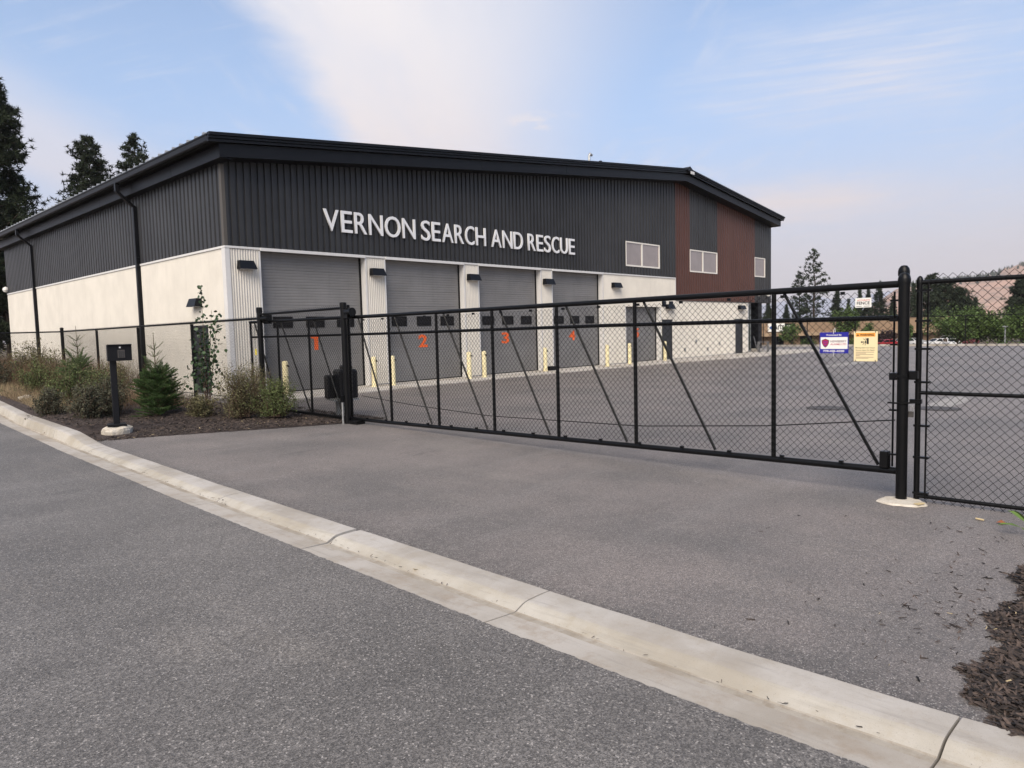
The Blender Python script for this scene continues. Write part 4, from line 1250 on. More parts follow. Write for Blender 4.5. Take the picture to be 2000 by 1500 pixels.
for k, e in enumerate((.86, .52, .84, .26, .84, .62)):
    b0 = h * (.30 - .036 * k - (.012 if k > 1 else 0) - (.012 if k > 3 else 0))
    blk(s3, 'print_maroon', w * .08, b0, w * e, b0 + h * .012)
for a in (.06, .90):
    for b0, b1 in ((.95, 1.02), (-.02, .05)):
        MB().box((-.006, -w * (a + .025), h * b0), (-.0035, -w * a, h * b1)).build('cable_tie', 'print_black', s3)

# keypad box on its post ---------------------------------------------
kp = thing('keypad_stand', 'black hooded keypad box on a square post at the driveway edge', 'keypad', (4.41, 14.05, 0.055), rz=R(-14))
MB().bevel_box((-.15, -.13, .10), (.15, .13, .155), .01).build('base_plate', 'dark_trim', kp)
MB().bevel_box((-.052, -.05, .155), (.052, .05, 1.34), .008).build('post', 'dark_trim', kp)
hp = [(-.16, 1.29), (.13, 1.29), (.13, 1.575), (-.20, 1.588), (-.205, 1.571), (-.165, 1.556)]
MB().prism([(a, b2) for a, b2 in hp], lambda a, b2, d: (d, a, b2), -.085, .30).build('hood', 'dark_trim', kp)
MB().bevel_box((0, 0, 0), (.115, .02, .14), .006).build('keypad', 'iron', kp, loc=(.075, -.176, 1.345))
kb = MB()
for i in range(3):
    for j in range(4):
        kb.box((.088 + i * .03, -.1815, 1.357 + j * .029), (.108 + i * .03, -.1765, 1.375 + j * .029))
kb.build('keys', 'door_dark', kp)
MB().lathe([(.016, 0), (.016, .006), (.004, .01)], 0, 0, 12).build('indicator', 'lamp_clear', kp, loc=(.115, -.166, 1.53)).rotation_euler = (R(90), 0, 0)
cb2 = MB(); n_ = 26; prof = [(.24, -.08), (.255, .03), (.245, .075), (.20, .10), (.08, .105)]
vs = []
for i, (r_, z) in enumerate(prof):
    for k in range(n_):
        a = 2 * math.pi * k / n_; w = r_ * (1 + .06 * math.sin(2 * a + .5) + .05 * math.sin(5 * a + i) + .02 * math.sin(11 * a))
        vs.append((w * math.cos(a), w * math.sin(a), z + .008 * math.sin(4 * a)))
fs = [(i * n_ + k, i * n_ + (k + 1) % n_, (i + 1) * n_ + (k + 1) % n_, (i + 1) * n_ + k) for i in range(len(prof) - 1) for k in range(n_)] + [tuple(range((len(prof) - 1) * n_, len(prof) * n_))]
cb2.add(vs, fs); tag(cb2.build('concrete_footing', 'footing_concrete', loc=(4.41, 14.05, 0.055)), 'rough pale concrete lump under the black keypad post', 'footing')

# bollards ------------------------------------------------------------
BOL = [(10.56, 19.05, 'yellow bollard furthest left, seen behind the shrubs at the gate tail'), (13.56, 18.87, 'yellow bollard right of the bay door numbered one, against the corrugated pier'),
       (14.26, 18.82, 'yellow bollard in front of the left edge of the bay door numbered two'), (17.58, 18.70, 'yellow bollard right of the bay door numbered two, before the second pier'),
       (18.39, 18.75, 'yellow bollard in front of the left edge of the bay door numbered three'), (22.14, 19.0, 'yellow bollard standing next to the low black box'),
       (25.9, 18.6, 'yellow bollard just right of the bay door numbered four'), (27.95, 18.8, 'yellow bollard at the left edge of the smallest bay door'),
       (31.4, 19.0, 'yellow bollard beside the dark steel door, furthest right of all')]
b0 = None
for x, y, lab in BOL:
    if b0 is None:
        b0 = thing('bollard', lab, 'bollard', (x, y, 0.03), group='yellow bollards guarding the bay doors')
        MB().lathe([(.085, -.02), (.085, .90), (.080, .945), (.055, .965), (.01, .97)], 0, 0, 16).build('post', 'bollard_yellow', b0, smooth=True)
        MB().lathe([(.105, -.02), (.105, .015), (.09, .03)], 0, 0, 16).build('base_ring', 'bollard_yellow', b0)
        sq = MB().add([(-.02, -.088, .86), (.075, -.075, .835), (.085, -.06, .79), (.02, -.09, .80), (-.02, -.108, .86), (.075, -.10, .835), (.095, -.075, .79), (.02, -.11, .80)],
                      [(0, 1, 2, 3), (7, 6, 5, 4), (0, 4, 5, 1), (1, 5, 6, 2), (2, 6, 7, 3), (3, 7, 4, 0)])
        sq.build('sensor_hood', 'black_rubber', b0)
    else:
        c_ = dup(b0, loc=(x, y, 0.03)); c_['label'] = lab; c_.rotation_euler = (0, 0, random.uniform(-.5, .5))
        for ch in b0.children: dup(ch, parent=c_)
tag(MB().bevel_box((-.2, -.14, 0), (.2, .14, .17), .03).build('bait_box', 'black_rubber', loc=(22.72, 19.2, 0.03)), 'low black box at the foot of the pier left of the bay door numbered four', 'box')

# manholes, drain paint
for x, y, lab in ((14.64, 5.16, 'round iron manhole cover in the yard seen through the gate'), (15.55, 3.41, 'round iron manhole cover behind the right chain link leaf')):
    mh = thing('manhole_cover', lab, 'manhole cover', (x, y, 0.0), group='manhole covers in the yard')
    MB().lathe([(.40, .001), (.40, .008), (.345, .009)], 0, 0, 28).build('ring', 'iron', mh)
    MB().lathe([(.34, .010), (.33, .018), (.05, .019)], 0, 0, 28).build('lid', 'iron', mh)
for k, (x, y, w, h) in enumerate(((30.6, 10.1, 2.0, .45), (16.9, 3.5, 1.3, .28))):
    vs = [(x + w * math.cos(a) * (1 + .06 * math.sin(3 * a)), y + h * math.sin(a) * (1 + .08 * math.cos(2 * a)), 0.004) for a in np.linspace(0, 2 * math.pi, 24, endpoint=False)]
    tag(MB().add(vs, [tuple(range(24))]).build('concrete_patch', 'paint_mark'), kind='structure')

# deck chair by the entrance -------------------------------------------
ch = thing('garden_chair', 'grey slatted garden chair by the hall entrance', 'chair', (42.75, 18.95, 0.03), rz=R(20))
for k in range(5):
    MB().box((-.30 + k * .122, .28, .34), (-.20 + k * .122, .30, 1.0 + .05 * (2 - abs(k - 2)))).build('back_slat', 'chair_grey', ch).rotation_euler = (R(-14), 0, 0)
for k in range(4):
    MB().box((-.30, -.28 + k * .13, .36 - k * .02), (.30, -.17 + k * .13, .385 - k * .02)).build('seat_slat', 'chair_grey', ch)
for s_ in (-1, 1):
    MB().box((s_ * .40 - .07, -.38, .60), (s_ * .40 + .07, .32, .625)).build('armrest', 'chair_grey', ch)
    MB().box((s_ * .40 - .04, -.34, 0), (s_ * .40 + .04, -.24, .60)).build('leg', 'chair_grey', ch)
    MB().box((s_ * .40 - .04, .20, 0), (s_ * .40 + .04, .30, .60)).build('leg', 'chair_grey', ch)

# far fence along the yard edge
ff = thing('perimeter_fence', 'tall thin black fence along the far edge of the yard', 'fence', (54.2, 10, 0))
for y in np.arange(-10, 34, 3.4):
    mb = MB(); post(mb, 0, y - 10, 0.0, 2.0, 0.035, n=8); mb.build('post', 'black_coat', ff)
MB().tube([(0, -24, 1.97), (0, 24, 1.97)], 0.025, 6).build('top_rail', 'black_coat', ff)
MB().tube([(0, -24, .15), (0, 24, .15)], 0.008, 5).build('bottom_wire', 'black_coat', ff)

# ================================================================= PLANTS
def unit(v): return v / np.maximum(1e-9, np.linalg.norm(v, axis=-1, keepdims=True))


def blades(P, D, L, Wd):
    """thin triangles rooted at P along D"""
    n_ = len(P); sv = unit(np.cross(D, RNG.normal(size=(n_, 3))))
    V = np.stack([P - sv * (Wd / 2)[:, None], P + sv * (Wd / 2)[:, None], P + D * L[:, None]], 1).reshape(-1, 3)
    return V, np.arange(n_ * 3).reshape(-1, 3)


def leaves(P, size, up=0.3):
    n_ = len(P); d = unit(RNG.normal(size=(n_, 3)) + np.array([0, 0, up])); s_ = unit(np.cross(d, RNG.normal(size=(n_, 3))))
    L = size * RNG.uniform(.6, 1.3, n_); Wd = L * RNG.uniform(.5, .8, n_); nr = np.cross(d, s_)
    V = np.stack([P - d * (L / 2)[:, None], P + s_ * (Wd / 2)[:, None] + nr * (L * .08)[:, None], P + d * (L / 2)[:, None], P - s_ * (Wd / 2)[:, None] + nr * (L * .08)[:, None]], 1).reshape(-1, 3)
    return V, np.arange(n_ * 4).reshape(-1, 4)


def pine(loc, H, Rc, base, label, nlimb=60, tuft=0.34, nb=13, tufts=12, mname='pine_needle', shape=None, name='pine_tree', group=None, seed=1, lean=0.0, bw=0.05, droop=0.1, sparse=1.0, up=.25):
    rg = np.random.default_rng(seed)
    t_ = thing(name, label, 'tree', loc, group=group)
    tm = MB()
    kink = [(rg.normal(0, .01) * H, rg.normal(0, .01) * H) for _ in range(7)]
    kink[0] = (0, 0)
    tp = [(kink[i][0] + lean * H * i / 6, kink[i][1], H * .97 * i / 6 - .1) for i in range(7)]
    tm.tube(tp, [H * .016 * (1 - i / 6.3) + .015 for i in range(7)], 7)
    shape = shape or (lambda f: (1 - f) ** 0.65)
    TP = []
    for k in range(nlimb):
        f = base + (1 - base) * ((k + rg.random()) / nlimb) ** .9
        z = f * H; az = k * 2.4 + rg.normal(0, .4)
        ln = max(.25, Rc * shape((f - base) / (1 - base)) * rg.uniform(.55, 1.12))
        fx = np.interp(z, [p[2] for p in tp], [p[0] for p in tp]); fy = np.interp(z, [p[2] for p in tp], [p[1] for p in tp])
        rise = rg.normal(.12, .14) - droop
        pts = []
        for s_ in (0, .35, .7, 1):
            pts.append((fx + math.cos(az) * ln * s_, fy + math.sin(az) * ln * s_, z + ln * (rise * s_ + .22 * s_ * s_)))
        tm.tube(pts, [max(.012, ln * .016), ln * .012 + .006, ln * .008 + .004, .004], 4, cap=False)
        m_ = max(2, int(tufts * ln / Rc * rg.uniform(.7, 1.25) * sparse))
        s_ = rg.uniform(.30, 1.05, m_) ** .8
        c = np.stack([np.interp(s_, (0, .35, .7, 1), [p[i] for p in pts]) for i in range(3)], 1)
        c += rg.normal(size=(m_, 3)) * np.array([.16, .16, .10]) * ln * (.4 + s_[:, None] * .6)
        TP.append(c)
    TP.append(np.stack([rg.normal(lean * H, .1, 8), rg.normal(0, .1, 8), H * rg.uniform(.93, 1.0, 8)], 1))
    TP = np.concatenate(TP); n_ = len(TP)
    P = np.repeat(TP, nb, 0); D = unit(rg.normal(size=(len(P), 3)) + np.array([0, 0, up]))
    L = tuft * rg.uniform(.6, 1.15, len(P)); Wd = np.full(len(P), bw) * rg.uniform(.7, 1.3, len(P))
    V, Fc = blades(P - D * (L * .1)[:, None], D, L, Wd)
    mesh_np('crown', V, Fc, mname, t_)
    tm.build('trunk', 'bark', t_)
    return t_


def broadleaf(loc, H, Rc, label, n=2600, leaf=.22, mname='broad_leaf', group=None, seed=1, zc=.58, name='broadleaf_tree', clumps=26, squash=.8, low=0.12):
    rg = np.random.default_rng(seed)
    t_ = thing(name, label, 'tree', loc, group=group)
    tm = MB(); tm.tube([(0, 0, -.1), (.03 * H, 0, H * .35), (0, .02 * H, H * .8)], [H * .022, H * .016, .01], 6)
    cs = []
    for k in range(clumps):
        d = unit(rg.normal(size=3)); r_ = rg.uniform(.35, .95) ** .6
        c = np.array([d[0] * Rc * r_, d[1] * Rc * r_, H * zc + d[2] * H * (1 - zc) * r_ * squash])
        c[2] = max(c[2], H * low)
        cs.append(c); tm.tube([(0, 0, H * rg.uniform(.15, .5)), tuple((c + np.array([0, 0, H * .3])) / 2), tuple(c)], [.03 * H * .3, .012 * H * .5, .004], 4, cap=False)
    cs = np.array(cs); w = rg.uniform(.5, 1.2, clumps)
    k = rg.choice(clumps, n, p=w / w.sum())
    P = cs[k] + rg.normal(size=(n, 3)) * (Rc * .2 * w[k])[:, None]
    V, Fc = leaves(P, leaf); mesh_np('crown', V, Fc, mname, t_); tm.build('trunk', 'bark', t_)
    return t_


def shrub(loc, H, Rx, label, nst=46, nl=34, leaf=.03, mname='sage_leaf', group='shrubs in the planting bed', seed=1, name='shrub', low=.05, spread=1.0):
    rg = np.random.default_rng(seed)
    t_ = thing(name, label, 'shrub', loc, group=group)
    tm = MB(); LP = []
    for k in range(nst):
        az = rg.uniform(0, 2 * math.pi); tilt = abs(rg.normal(0, .62)) * spread; ln = H * rg.uniform(.55, 1.08) * (1.0 if tilt < .8 else .8)
        sx_ = math.sin(min(tilt, 1.35)); ex = Rx / max(H, .01)
        d = np.array([math.cos(az) * sx_ * ex * 1.25, math.sin(az) * sx_ * ex * 1.25, math.cos(min(tilt, 1.35))])
        b_ = np.array([rg.normal(0, .07), rg.normal(0, .07), 0]) * Rx * 2
        pts = [b_, b_ + d * ln * .35 + rg.normal(0, .02, 3), b_ + d * ln * .7 + rg.normal(0, .04, 3) + np.array([0, 0, .03]), b_ + d * ln + rg.normal(0, .05, 3)]
        for p in pts: p[2] = max(p[2], .0)
        tm.tube([tuple(p) for p in pts], [.006, .0045, .003, .0012], 3, cap=False)
        s_ = rg.uniform(low, 1.0, nl) ** .75
        c = np.stack([np.interp(s_, (0, .35, .7, 1), [p[i] for p in pts]) for i in range(3)], 1) + rg.normal(0, .035, (nl, 3)) * (H / .8)
        c[:, 2] = np.maximum(c[:, 2], .02)
        LP.append(c)
    V, Fc = leaves(np.concatenate(LP), leaf); mesh_np('foliage', V, Fc, mname, t_); tm.build('stems', 'twig', t_)
    return t_


def young_fir(loc, H, Rb, label, seed=1, bushy=.55, name='young_fir', mname='fir_needle', dens=1.0):
    rg = np.random.default_rng(seed)
    t_ = thing(name, label, 'fir', loc, group='young firs in the planting bed')
    tm = MB(); tm.tube([(0, 0, 0), (.01, 0, H * .5), (0, 0, H)], [.022, .012, .004], 6)
    seg = []
    zs = list(np.linspace(.03, bushy, 16)) + [bushy + (1 - bushy) * q_ for q_ in (.12, .30, .46, .62)]
    for i, f in enumerate(zs):
        top = f > bushy + .01
        nbr = 5 if top else int(11 * dens)
        fr = (1 - f / 1.02)
        ln0 = (.30 * (1 - f) + .17) * H * .55 if top else Rb * (1.0 if f < bushy * .75 else .86)
        for k in range(nbr):
            az = 2 * math.pi * (k + rg.random() * .6) / nbr + i * .7; ln = ln0 * rg.uniform(.62, 1.18)
            el = R(38) if top else R(rg.normal(22 + 26 * f, 15))
            d = np.array([math.cos(az) * math.cos(el), math.sin(az) * math.cos(el), math.sin(el)])
            a = np.array([0, 0, f * H]); e = a + d * ln; m1 = (a + e) / 2 + np.array([0, 0, -.02])
            tm.tube([tuple(a), tuple(m1), tuple(e)], [.006, .004, .002], 3, cap=False)
            seg.append((a, e, top))
            if not top:
                for s2_ in (.35, .5, .62, .75, .87):
                    for sg in (-1, 1):
                        b_ = a + (e - a) * s2_; dd = unit(d + sg * .95 * np.cross(d, [0, 0, 1]) + np.array([0, 0, .10])); e2 = b_ + dd * ln * .36 * (1.15 - s2_)*1.3
                        seg.append((b_, e2, False))
    seg.append((np.array([0, 0, H * bushy]), np.array([0, 0, H]), True))
    P, D, L, mi = [], [], [], []
    for a, e, top in seg:
        ln = np.linalg.norm(e - a); n_ = int(ln * (460 if not top else 380))
        s_ = rg.uniform(.05 if top else .1, 1, n_); d = (e - a) / ln
        P.append(a + (e - a) * s_[:, None]); D.append(unit(rg.normal(size=(n_, 3)) * .62 + d * .75)); L.append(rg.uniform(.016, .032, n_) * (1.0 if not top else .85))
        mi += [1 if top or rg.random() < .08 else 0] * n_
    V, Fc = blades(np.concatenate(P), np.concatenate(D), np.concatenate(L), np.full(len(mi), .0062))
    mesh_np('needles', V, Fc, [mname, 'fir_tip'], t_, midx=mi); tm.build('trunk', 'twig', t_)
    return t_


# --- planting bed by the driveway
young_fir((5.75, 15.75, .05), 1.80, .54, 'young green fir with a bare tiered leader right of the keypad post', seed=4, bushy=.48)
young_fir((6.2, 22.6, .15), 2.0, .60, 'young pale green fir behind the shrubs left of the keypad post', seed=9, bushy=.45, mname='fir_tip', dens=.7)

pop = thing('poplar_sapling', 'slender poplar sapling with round dark leaves growing before the side door', 'tree', (6.55, 15.15, .06))
rg = np.random.default_rng(5); tm = MB(); LP = []
for k, (ax_, ay_, hh) in enumerate(((.0, .0, 2.75), (.14, -.12, 2.25), (.24, -.2, 2.15), (-.07, .10, 1.9), (.05, .02, 1.6), (-.12, .08, 1.45))):
    pts = [(0, 0, 0), (ax_ * .25, ay_ * .25, .45), (ax_ * .6, ay_ * .6, hh * .6), (ax_ + .03 * math.sin(k * 3), ay_, hh)]
    tm.tube(pts, [.014, .011, .007, .002], 5, cap=False)
    n_ = 120 if k == 0 else 92
    s_ = rg.uniform(.22, 1, n_); c = np.stack([np.interp(s_, (0, .16, .6, 1), [p[i] for p in pts]) for i in range(3)], 1)
    w = np.clip(1.25 - c[:, 2] / 2.4, .12, 1)[:, None]
    LP.append(c + rg.normal(size=(n_, 3)) * np.array([.15, .15, .06]) * w)
P = np.concatenate(LP); n_ = len(P)
d = unit(rg.normal(size=(n_, 3)) + np.array([0, 0, -.5])); s_ = unit(np.cross(d, rg.normal(size=(n_, 3)))); L = rg.uniform(.04, .092, n_); nr = np.cross(d, s_)
outl = [(-.5, 0), (-.28, .36), (.05, .42), (.3, .24), (.55, 0), (.3, -.24), (.05, -.42), (-.28, -.36)]
V = np.stack([P + d * (a * L)[:, None] + s_ * (b_ * L)[:, None] + nr * (abs(b_) * .25 * L)[:, None] for a, b_ in outl], 1).reshape(-1, 3)
mesh_np('foliage', V, np.arange(n_ * 8).reshape(-1, 8), 'poplar_leaf', pop); tm.build('stems', 'twig', pop)

SH = [
    (4.25, 17.6, .62, .46, .030, 54, 54, 'dark_shrub_leaf', 41, 'low dark shrub nearest the raised kerb, left of the keypad post'),
    (5.3, 17.9, .95, .55, .028, 54, 54, 'green_shrub_leaf', 42, 'mid green twiggy shrub seen just left of the keypad box post'),
    (6.35, 17.3, .85, .5, .026, 54, 46, 'sage_leaf', 43, 'brownish shrub between the keypad post and the green fir'),
    # x, y, height, radius, leaf size, stems, leaves, material, seed, label
    (4.55, 16.2, .72, .50, .032, 60, 60, 'dark_shrub_leaf', 21, 'low dark leafy shrub left of the keypad post, nearest the kerb'),
    (5.10, 16.6, .80, .52, .030, 60, 60, 'dark_shrub_leaf', 22, 'dark leafy shrub directly behind the keypad post'),
    (5.0, 19.2, 1.05, .70, .030, 60, 60, 'green_shrub_leaf', 23, 'green white flecked shrub in front of the paler young fir'),
    (6.0, 19.6, 1.05, .75, .026, 56, 48, 'sage_leaf', 24, 'tall twiggy brownish shrub between the two young firs'),
    (6.25, 14.75, .45, .40, .026, 60, 50, 'sage_leaf', 25, 'small low shrub right of the green fir'),
    (6.78, 14.1, 1.05, .58, .024, 100, 60, 'sage_leaf', 26, 'wispy olive brown shrub right of the poplar sapling'),
    (7.28, 13.55, .72, .58, .026, 90, 70, 'green_shrub_leaf', 27, 'rounded green shrub at the right end of the planting bed'),
    (7.45, 14.7, 1.0, .50, .022, 70, 46, 'sage_leaf', 28, 'feathery shrub against the fence left of the gate motor'),
    (5.6, 24.4, 1.0, .9, .034, 56, 60, 'green_shrub_leaf', 29, 'dense green bush further up the bed by the fence corner post'),
    (6.6, 26.6, 1.35, .9, .030, 60, 48, 'sage_leaf', 30, 'tall grey brown bush at the far left of the bed'),
    (7.2, 22.6, 1.0, .7, .028, 50, 40, 'sage_leaf', 31, 'twiggy shrub at the fence behind the paler young fir'),
    (7.0, 18.2, .75, .5, .024, 44, 40, 'green_shrub_leaf', 32, 'low green shrub behind the green fir by the fence'),
    (6.9, 30.5, 1.5, 1.1, .045, 60, 50, 'sage_leaf', 33, 'big dry bush where the fence turns'),
    (5.6, 30.0, 1.3, 1.1, .045, 60, 50, 'dark_shrub_leaf', 34, 'dark bush at the left edge of the picture'),
]
for x, y, h, r_, lf, ns, nl, mm_, sd_, lab in SH:
    shrub((x, y, .08 if y < 20 else .16), h * 1.06, r_ * 1.08, lab, nst=int(ns * 1.45), nl=int(nl * 1.25), leaf=lf * 1.15, mname=mm_, seed=sd_)


def grass(name, n_, fx, L0, L1, mname, wd=.006):
    P = np.array([fx() for _ in range(n_)]); D = unit(RNG.normal(size=(n_, 3)) * np.array([.42, .42, .1]) + np.array([0, 0, 1.0]))
    L = RNG.uniform(L0, L1, n_); V, Fc = blades(P, D, L, np.full(n_, wd))
    return mesh_np(name, V, Fc, mname, kind='stuff')


def g1():
    y = random.uniform(17.5, 32); x = lip(y) + .75 + random.random() ** 1.2 * (1.5 if y < 19 else 2.6)
    return (x, y, .14)


def g2():
    y = random.uniform(24, 46); x = random.uniform(lip(y) + 1.5, 8.8)
    return (x, y, .2)


grass('dry_grass', 15000, g1, .12, .42, 'dry_grass')
grass('brown_weeds', 14000, g2, .4, 1.25, 'brown_weed', .010)
grass('brown_weeds', 3500, lambda: (random.uniform(4.6, 7.2), random.uniform(16.5, 24), .12), .15, .7, 'brown_weed', .006)
rk = MB(); vs = []
bm = bmesh.new(); bmesh.ops.create_icosphere(bm, subdivisions=2, radius=.14)
for v in bm.verts: v.co = Vector((v.co.x * 1.3, v.co.y, v.co.z * .7)) * (1 + .18 * math.sin(v.co.x * 31 + v.co.y * 17) + random.uniform(-.06, .06))
me = bpy.data.meshes.new('stone'); bm.to_mesh(me); bm.free(); me.materials.append(M('rock_pale'))
ro = bpy.data.objects.new('stone', me); COL.objects.link(ro); ro.location = (4.95, 22.9, .20); tag(ro, 'pale stone lying in the dry grass behind the raised kerb', 'stone')
# rusty twig on the kerb
tw = MB().tube([(lip(15.2) + .28, 15.15, .0), (lip(15.2) + .33, 15.2, .10), (lip(15.2) + .37, 15.35, .15), (lip(15.2) + .28, 15.5, .01)], .007, 5)
tag(tw.build('bent_twig', 'twig'), 'bent brown twig lying against the raised kerb face', 'twig')
# weed leaves reaching in at the right
wd_ = thing('weed', 'few green leaves of a weed at the right edge of the picture', 'plant', (6.74, .79, .03))
for k, (a, e, l_) in enumerate(((2.3, .9, .20), (1.9, .35, .17), (2.9, 1.25, .22), (1.2, .7, .18), (3.6, .6, .2), (4.6, .8, .2))):
    dv = Vector((math.cos(a) * math.cos(e), math.sin(a) * math.cos(e), math.sin(e))); sv = dv.cross(Vector((0, 0, 1))).normalized()
    p0 = dv * .10; vs = [p0, p0 + dv * l_ * .35 + sv * .032, p0 + dv * l_ * .75 + sv * .02 - Vector((0, 0, .02)), p0 + dv * l_ - Vector((0, 0, .05)), p0 + dv * l_ * .75 - sv * .02 - Vector((0, 0, .02)), p0 + dv * l_ * .35 - sv * .032, p0 + dv * l_ * .5 - Vector((0, 0, .012))]
    mb = MB().add(vs, [(0, 1, 6), (1, 2, 6), (2, 3, 6), (3, 4, 6), (4, 5, 6), (5, 0, 6)]); mb.build('leaf', 'weed_leaf', wd_)
    MB().tube([(0, 0, -.05), tuple(p0)], .004, 4).build('stem', 'weed_leaf', wd_)
# litter by the footing
tag(MB().add([(7.20, 1.76, .030), (7.27, 1.72, .032), (7.25, 1.68, .036), (7.18, 1.72, .034), (7.20, 1.76, .024), (7.27, 1.72, .024), (7.25, 1.68, .024), (7.18, 1.72, .024)], [(0, 1, 2, 3), (0, 4, 5, 1), (1, 5, 6, 2), (2, 6, 7, 3), (3, 7, 4, 0)]).build('cardboard_scrap', 'pale_chip'), 'tan cardboard scrap lying on the round footing', 'litter')
tag(MB().tube([(7.02, 1.24, .012), (7.00, 1.18, .012)], .008, 6).build('paper_butt', 'pale_chip'), 'small pale roll of litter under the chain link leaf', 'litter')
lf_ = MB().add([(6.98, 1.09, .012), (7.02, 1.06, .03), (6.99, 1.02, .015), (6.95, 1.05, .022)], [(0, 1, 2, 3)])
tag(lf_.build('dry_leaf', 'dry_leaf'), 'curled reddish dry leaf on the asphalt near the weed', 'leaf')
tag(MB().add([(lip(4) + .30, 4.02, .004), (lip(4) + .33, 4.00, .014), (lip(4) + .31, 3.95, .006), (lip(4) + .275, 3.97, .016)], [(0, 1, 2, 3)]).build('dry_leaf', 'pale_chip'), 'tan dry leaf lying in the gutter mid frame', 'leaf')

# --- trees
def at(px_, D, z): 
    p = site(px_, D, z); return (p.x, p.y, z)


pine(at(28, 52, -.1), 20.6, 3.6, .06, 'huge dark pine at the left edge, taller than the hall roof', nlimb=330, tuft=.42, nb=16, tufts=40, seed=3, shape=lambda f: (1 - f) ** .55 * (.55 + .45 * min(1, f * 4)) + .04, bw=.085)
pine(at(-60, 60, -.1), 17, 4.5, .08, 'second dark pine behind the huge one at the left edge', nlimb=200, tuft=.5, nb=12, tufts=34, seed=13, bw=.09)
pine(at(204, 78, -.1), 23.6, 4.6, .35, 'dark pine rising behind the roof, the wider left one of the pair', nlimb=210, tuft=.50, nb=16, tufts=34, seed=6, group='pair of pines behind the hall roof', bw=.10, shape=lambda f: (1 - f) ** .7 + .05)
pine(at(290, 84, -.1), 25.6, 5.0, .35, 'dark slimmer pine rising behind the roof, right of the pair', nlimb=190, tuft=.50, nb=16, tufts=30, seed=8, group='pair of pines behind the hall roof', bw=.10)

ZG = ZLOW
TREES = [
    (1588, 150, 19.6, 3.6, .10, 'tall thin crowned pine rising beyond the right end of the hall', 31, 64, 'pine'),
    (1560, 158, 15.6, 3.2, .10, 'shorter open pine left of the tall thin one', 32, 50, 'pine'),
    (1632, 150, 11.6, 2.6, .03, 'dark pointed fir right of the tall thin pine', 33, 80, 'fir'),
    (1655, 190, 10.4, 2.0, .03, 'thin pointed fir seen just left of the fence sign', 34, 60, 'fir'),
    (1676, 170, 12.0, 2.4, .03, 'pointed fir directly behind the fence sign', 35, 70, 'fir'),
    (1693, 175, 12.4, 2.2, .03, 'narrow fir showing above the right corner of the fence sign', 36, 70, 'fir'),
    (1716, 160, 13.2, 3.0, .03, 'broad dark fir right of the fence sign', 37, 90, 'fir'),
    (1742, 165, 10.0, 2.6, .03, 'low dark fir just left of the thick gate post', 38, 70, 'fir'),
    (1780, 150, 12.0, 3.2, .03, 'dark fir in the gap right of the thick gate post', 39, 80, 'fir'),
    (1812, 140, 13.0, 4.2, .05, 'dark spreading pine seen over the left end of the swing leaf', 40, 90, 'pine'),
    (1845, 142, 12.2, 4.0, .05, 'dark rounded pine in the middle of the clump behind the swing leaf', 41, 90, 'pine'),
    (1872, 140, 10.4, 3.6, .05, 'lower dark pine at the right of the clump behind the swing leaf', 42, 80, 'pine'),
    (1900, 145, 8.6, 2.6, .05, 'small dark pine at the foot of the dry hill', 43, 60, 'fir'),
    (1992, 130, 11.4, 3.4, .05, 'dark pine cut by the right edge of the picture', 44, 90, 'pine'),
    (1500, 160, 9.4, 2.6, .05, 'dark pine seen through the open porch of the hall', 45, 70, 'fir'),
    (1535, 175, 9.0, 2.2, .03, 'small far fir between the hall and the open pine', 46, 60, 'fir'),
]
for px_, D, H, Rc, bs, lab, sd_, nl, kd in TREES:
    if kd == 'pine':
        pine(at(px_, D, ZG), H, Rc, bs, lab, nlimb=int(nl * (1.7 if px_ > 1700 else 1.25)), tuft=.62, nb=12, tufts=30 if px_ > 1700 else 14, mname='far_needle', seed=sd_, group='trees beyond the yard', bw=.15, shape=lambda f: (1 - f) ** .5 * (.6 + .4 * min(1, 3 * f)) + .05)
    else:
        pine(at(px_, D, ZG), H, Rc, bs, lab, nlimb=int(nl * 1.8), tuft=.55, nb=11, tufts=24, mname='far_needle', seed=sd_, group='trees beyond the yard', name='fir_tree', bw=.14, droop=.35, shape=lambda f: (1 - f) ** .95 + .03, up=-.1)
LEAFY = [
    (1600, 140, 5.2, 2.6, 'low leafy tree at the foot of the tall thin crowned pine', 65, 1800),
    (1722, 135, 5.6, 2.6, 'dull green leafy tree under the broad dark fir', 66, 1800),
    (1832, 120, 6.2, 3.0, 'dull green leafy tree in front of the dark pine clump', 67, 2400),
    (1650, 122, 7.6, 2.4, 'light green leafy tree behind the blue sign', 51, 3600),
    (1697, 118, 4.4, 1.3, 'small thin leafy tree behind the warning sign', 52, 900),
    (1545, 112, 4.6, 1.5, 'small leafy tree before the tan building, right of the porch', 53, 1200),
    (1770, 116, 4.6, 1.1, 'thin young leafy tree between the two gate posts', 54, 800),
    (1868, 96, 5.8, 2.5, 'bright green bushy tree left of the far lamp pole', 55, 3600),
    (1905, 98, 6.0, 2.7, 'bright green bushy tree in the middle of the row beyond the yard', 56, 3600),
    (1948, 96, 5.6, 2.6, 'bright green bushy tree right of the middle of the row beyond the yard', 57, 3600),
    (1995, 92, 6.0, 2.7, 'bright green bushy tree at the right edge beyond the yard', 58, 3600),
]
for px_, D, H, Rc, lab, sd_, n_ in LEAFY:
    broadleaf(at(px_, D, ZG), H, Rc, lab, n=n_, leaf=.30, seed=sd_, group='leafy trees beyond the yard')
broadleaf(at(1732, 121, ZG), 3.2, 1.1, 'dark purple leaved tree above the red car', n=1300, leaf=.24, mname='purple_leaf', seed=61, name='purple_tree')
